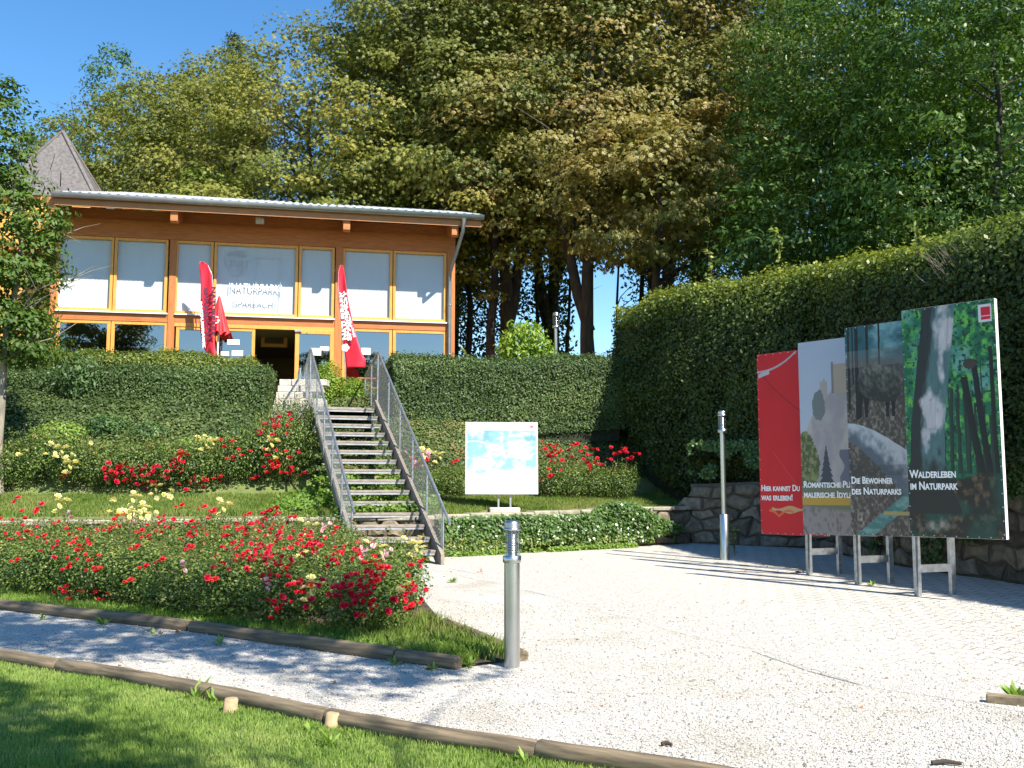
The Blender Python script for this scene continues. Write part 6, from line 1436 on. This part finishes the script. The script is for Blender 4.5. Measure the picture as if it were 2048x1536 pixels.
b.build('stalks', M['stem'], tw_); C = rng.normal(size=(60, 3)) * [.05, .05, .2] + [-.03, 0, .4]; link('leaves', quads_mesh('lv', leaves(C, rng.normal(size=C.shape), .05, .02), M['l_weed'], {'tone': rng.random(60)}), tw_)
# shoots sticking up from the hedges
for px, py, Y, s, lb in ((1555, 500, 20.5, .7, 'bluish shoot rising from the middle of the tall hedge top'), (1420, 540, 21.5, .7, 'pale shoot rising near the left end of the tall hedge top'), (930, 715, 25.3, .45, 'fern-like shoot on the clipped hedge beside the downpipe'), (1835, 480, 16, .5, 'leafy shoot near the right end of the tall hedge top')):
    p = P(px, py, Y); e = empty('hedge_shoot', tuple(p - Vector((0, 0, .25))), lb, 'shoot', 'long shoots on the hedges'); n = 46; t = rng.random(n); C = np.stack([.12 * t * np.sin(t * 4) + rng.normal(size=n) * .05 * (1.2 - t), rng.normal(size=n) * .05, t * s + .05], 1)
    link('leaves', quads_mesh('lv', leaves(C, rng.normal(size=C.shape) + [0, -.3, .5], .11, .05, .2), M['l_hedge2'], {'tone': .6 + .4 * rng.random(n)}), e); MB().tube([(0, 0, 0), (.05, 0, s * .6), (.0, 0, s)], [.008, .006, .003], 5).build('twig', M['stem'], e)
# pebbles, fallen leaves, twigs
def pebbles(n):
    x = rng.uniform(-5, 6, n); y = 5 + rng.random(n) ** 1.5 * 8; k = np.array([inpoly(a, b, gpoly) and not inpoly(a, b, bed) for a, b in zip(x, y)]); x, y = x[k], y[k]; m = len(x); z = np.vectorize(g)(x, y)
    s = rng.uniform(.004, .011, m)[:, None]; c = np.stack([x, y, z + s[:, 0] * .3], 1); o = unit(rng.normal(size=(m, 3))); base = np.array([(1, 0, 0), (0, 1, 0), (-1, 0, 0), (0, -1, 0), (0, 0, .8)], float)
    a = rng.uniform(0, 6.28, m); ca, sa = np.cos(a), np.sin(a)
    vs = [c + np.stack([ca * q[0] - sa * q[1], sa * q[0] + ca * q[1], np.full(m, q[2])], 1) * s * (1 + .3 * o[:, :1]) for q in base]
    T = [np.stack([vs[i], vs[(i + 1) % 4], vs[4]], 1) for i in range(4)]; return np.concatenate(T), np.tile(rng.random(m), 4)
V, tn = pebbles(60000)
M['pebble'] = leafmat('pebble_stone', [(0, (.13, .12, .11)), (.3, (.34, .32, .29)), (1, (.6, .57, .52))], .85, .0)
tag(link('pebbles', quads_mesh('pebbles', V, M['pebble'], {'tone': tn}, nv=3)), 'loose pebbles on the pale gravel', 'gravel', None, 'stuff')
def debris(n):
    x = rng.uniform(-5, 7, n); y = rng.uniform(5.5, 21, n); k = np.array([inpoly(a, b, gpoly) and not inpoly(a, b, bed) for a, b in zip(x, y)]); x, y = x[k], y[k]; return np.stack([x, y, np.vectorize(g)(x, y) + .012], 1), np.array([0, 0, 2.0]) + rng.normal(size=(k.sum(), 3)) * .4
ground_leaves('fallen_leaves', 170, debris, .05, M['dead'], 'small brown fallen leaves scattered on the forecourt', 'fallen leaves')
for px, py, s, lb in ((320, 1268, .07, 'left one of two reddish-brown fallen leaves by the upper log'), (356, 1270, .07, 'right one of two reddish-brown fallen leaves by the upper log'), (960+0, 1145, .06, 'dry leaf near the foot of the stairs'), (1600, 1145, .09, 'dry brown leaf at the foot of the first board leg'), (1832, 1188, .09, 'dry brown leaf at the foot of the nearest board leg')):
    p = GP(px, py); C = np.array([[0, 0, .02]] * 3) + rng.normal(size=(3, 3)) * .012; tag(link('dry_leaf', quads_mesh('dry', leaves(C, rng.normal(size=(3, 3)) + [0, -.5, 1], s, s * .6), M['dead'], {'tone': np.array([.5, .6, .7])})), lb, 'leaf').location = p
for px, py, L, lb in ((1892, 1531, .16, 'dark twig on the gravel at the bottom right'), (1333, 1493, .06, 'short dark twig on the gravel at the bottom')):
    p = GP(px, py); e = MB().tube([(-L / 2, .0, .015), (0, .01, .02), (L / 2, -.02, .015)], [.012, .014, .01], 7).build('twig', M['coal']); e.location = p; tag(e, lb, 'twig')
p = GP(2050, 1412); d_ = MB().box((0, 0, .03), (.5, .09, .07), R(-32), bev=.01).build('timber_edge', M['log']); d_.location = p; tag(d_, 'dark end of a timber edge at the right margin of the gravel', 'timber edge')
# flush timber strip partly buried where the gravel meets the blocks
for (a, c), lb in zip((((905, 1139), (952, 1148)), ((1048, 1180), (1092, 1191)), ((1505, 1303), (1610, 1340)), ((1615, 1342), (1720, 1370))), ('at the foot of the stairs', 'just right of the bollard head', 'in the middle of the forecourt', 'nearest the lower right corner')):
    p, q = GP(*a), GP(*c); o = MB().beam(Vector((0, 0, -.02)), q - p + Vector((0, 0, -.02)), .011, .05).build('edging_strip', M['steel_dull']); o.location = p; tag(o, 'thin dark steel strip between gravel and paving ' + lb, 'edging', 'steel strips showing in the gravel')

p = P(1900, 530, 15.6); e = empty('bare_branches', tuple(p), 'bare grey twigs sticking out of the tall hedge top', 'branches'); b = MB()
for q in range(46):
    a = random.uniform(-1.2, 1.2); L = random.uniform(.25, .6); st0 = Vector((random.uniform(-.1, .35), random.uniform(-.1, .4), random.uniform(-.35, .05))); dr = Vector((-.55, -.25 + .2 * math.sin(a), .7 * math.cos(a))).normalized()
    b.tube([st0, st0 + dr * L * .5 + Vector((random.uniform(-.04, .04), 0, 0)), st0 + dr * L], [.006, .004, .002], 4, cap=False)
b.build('twigs', M['bark_grey'], e)
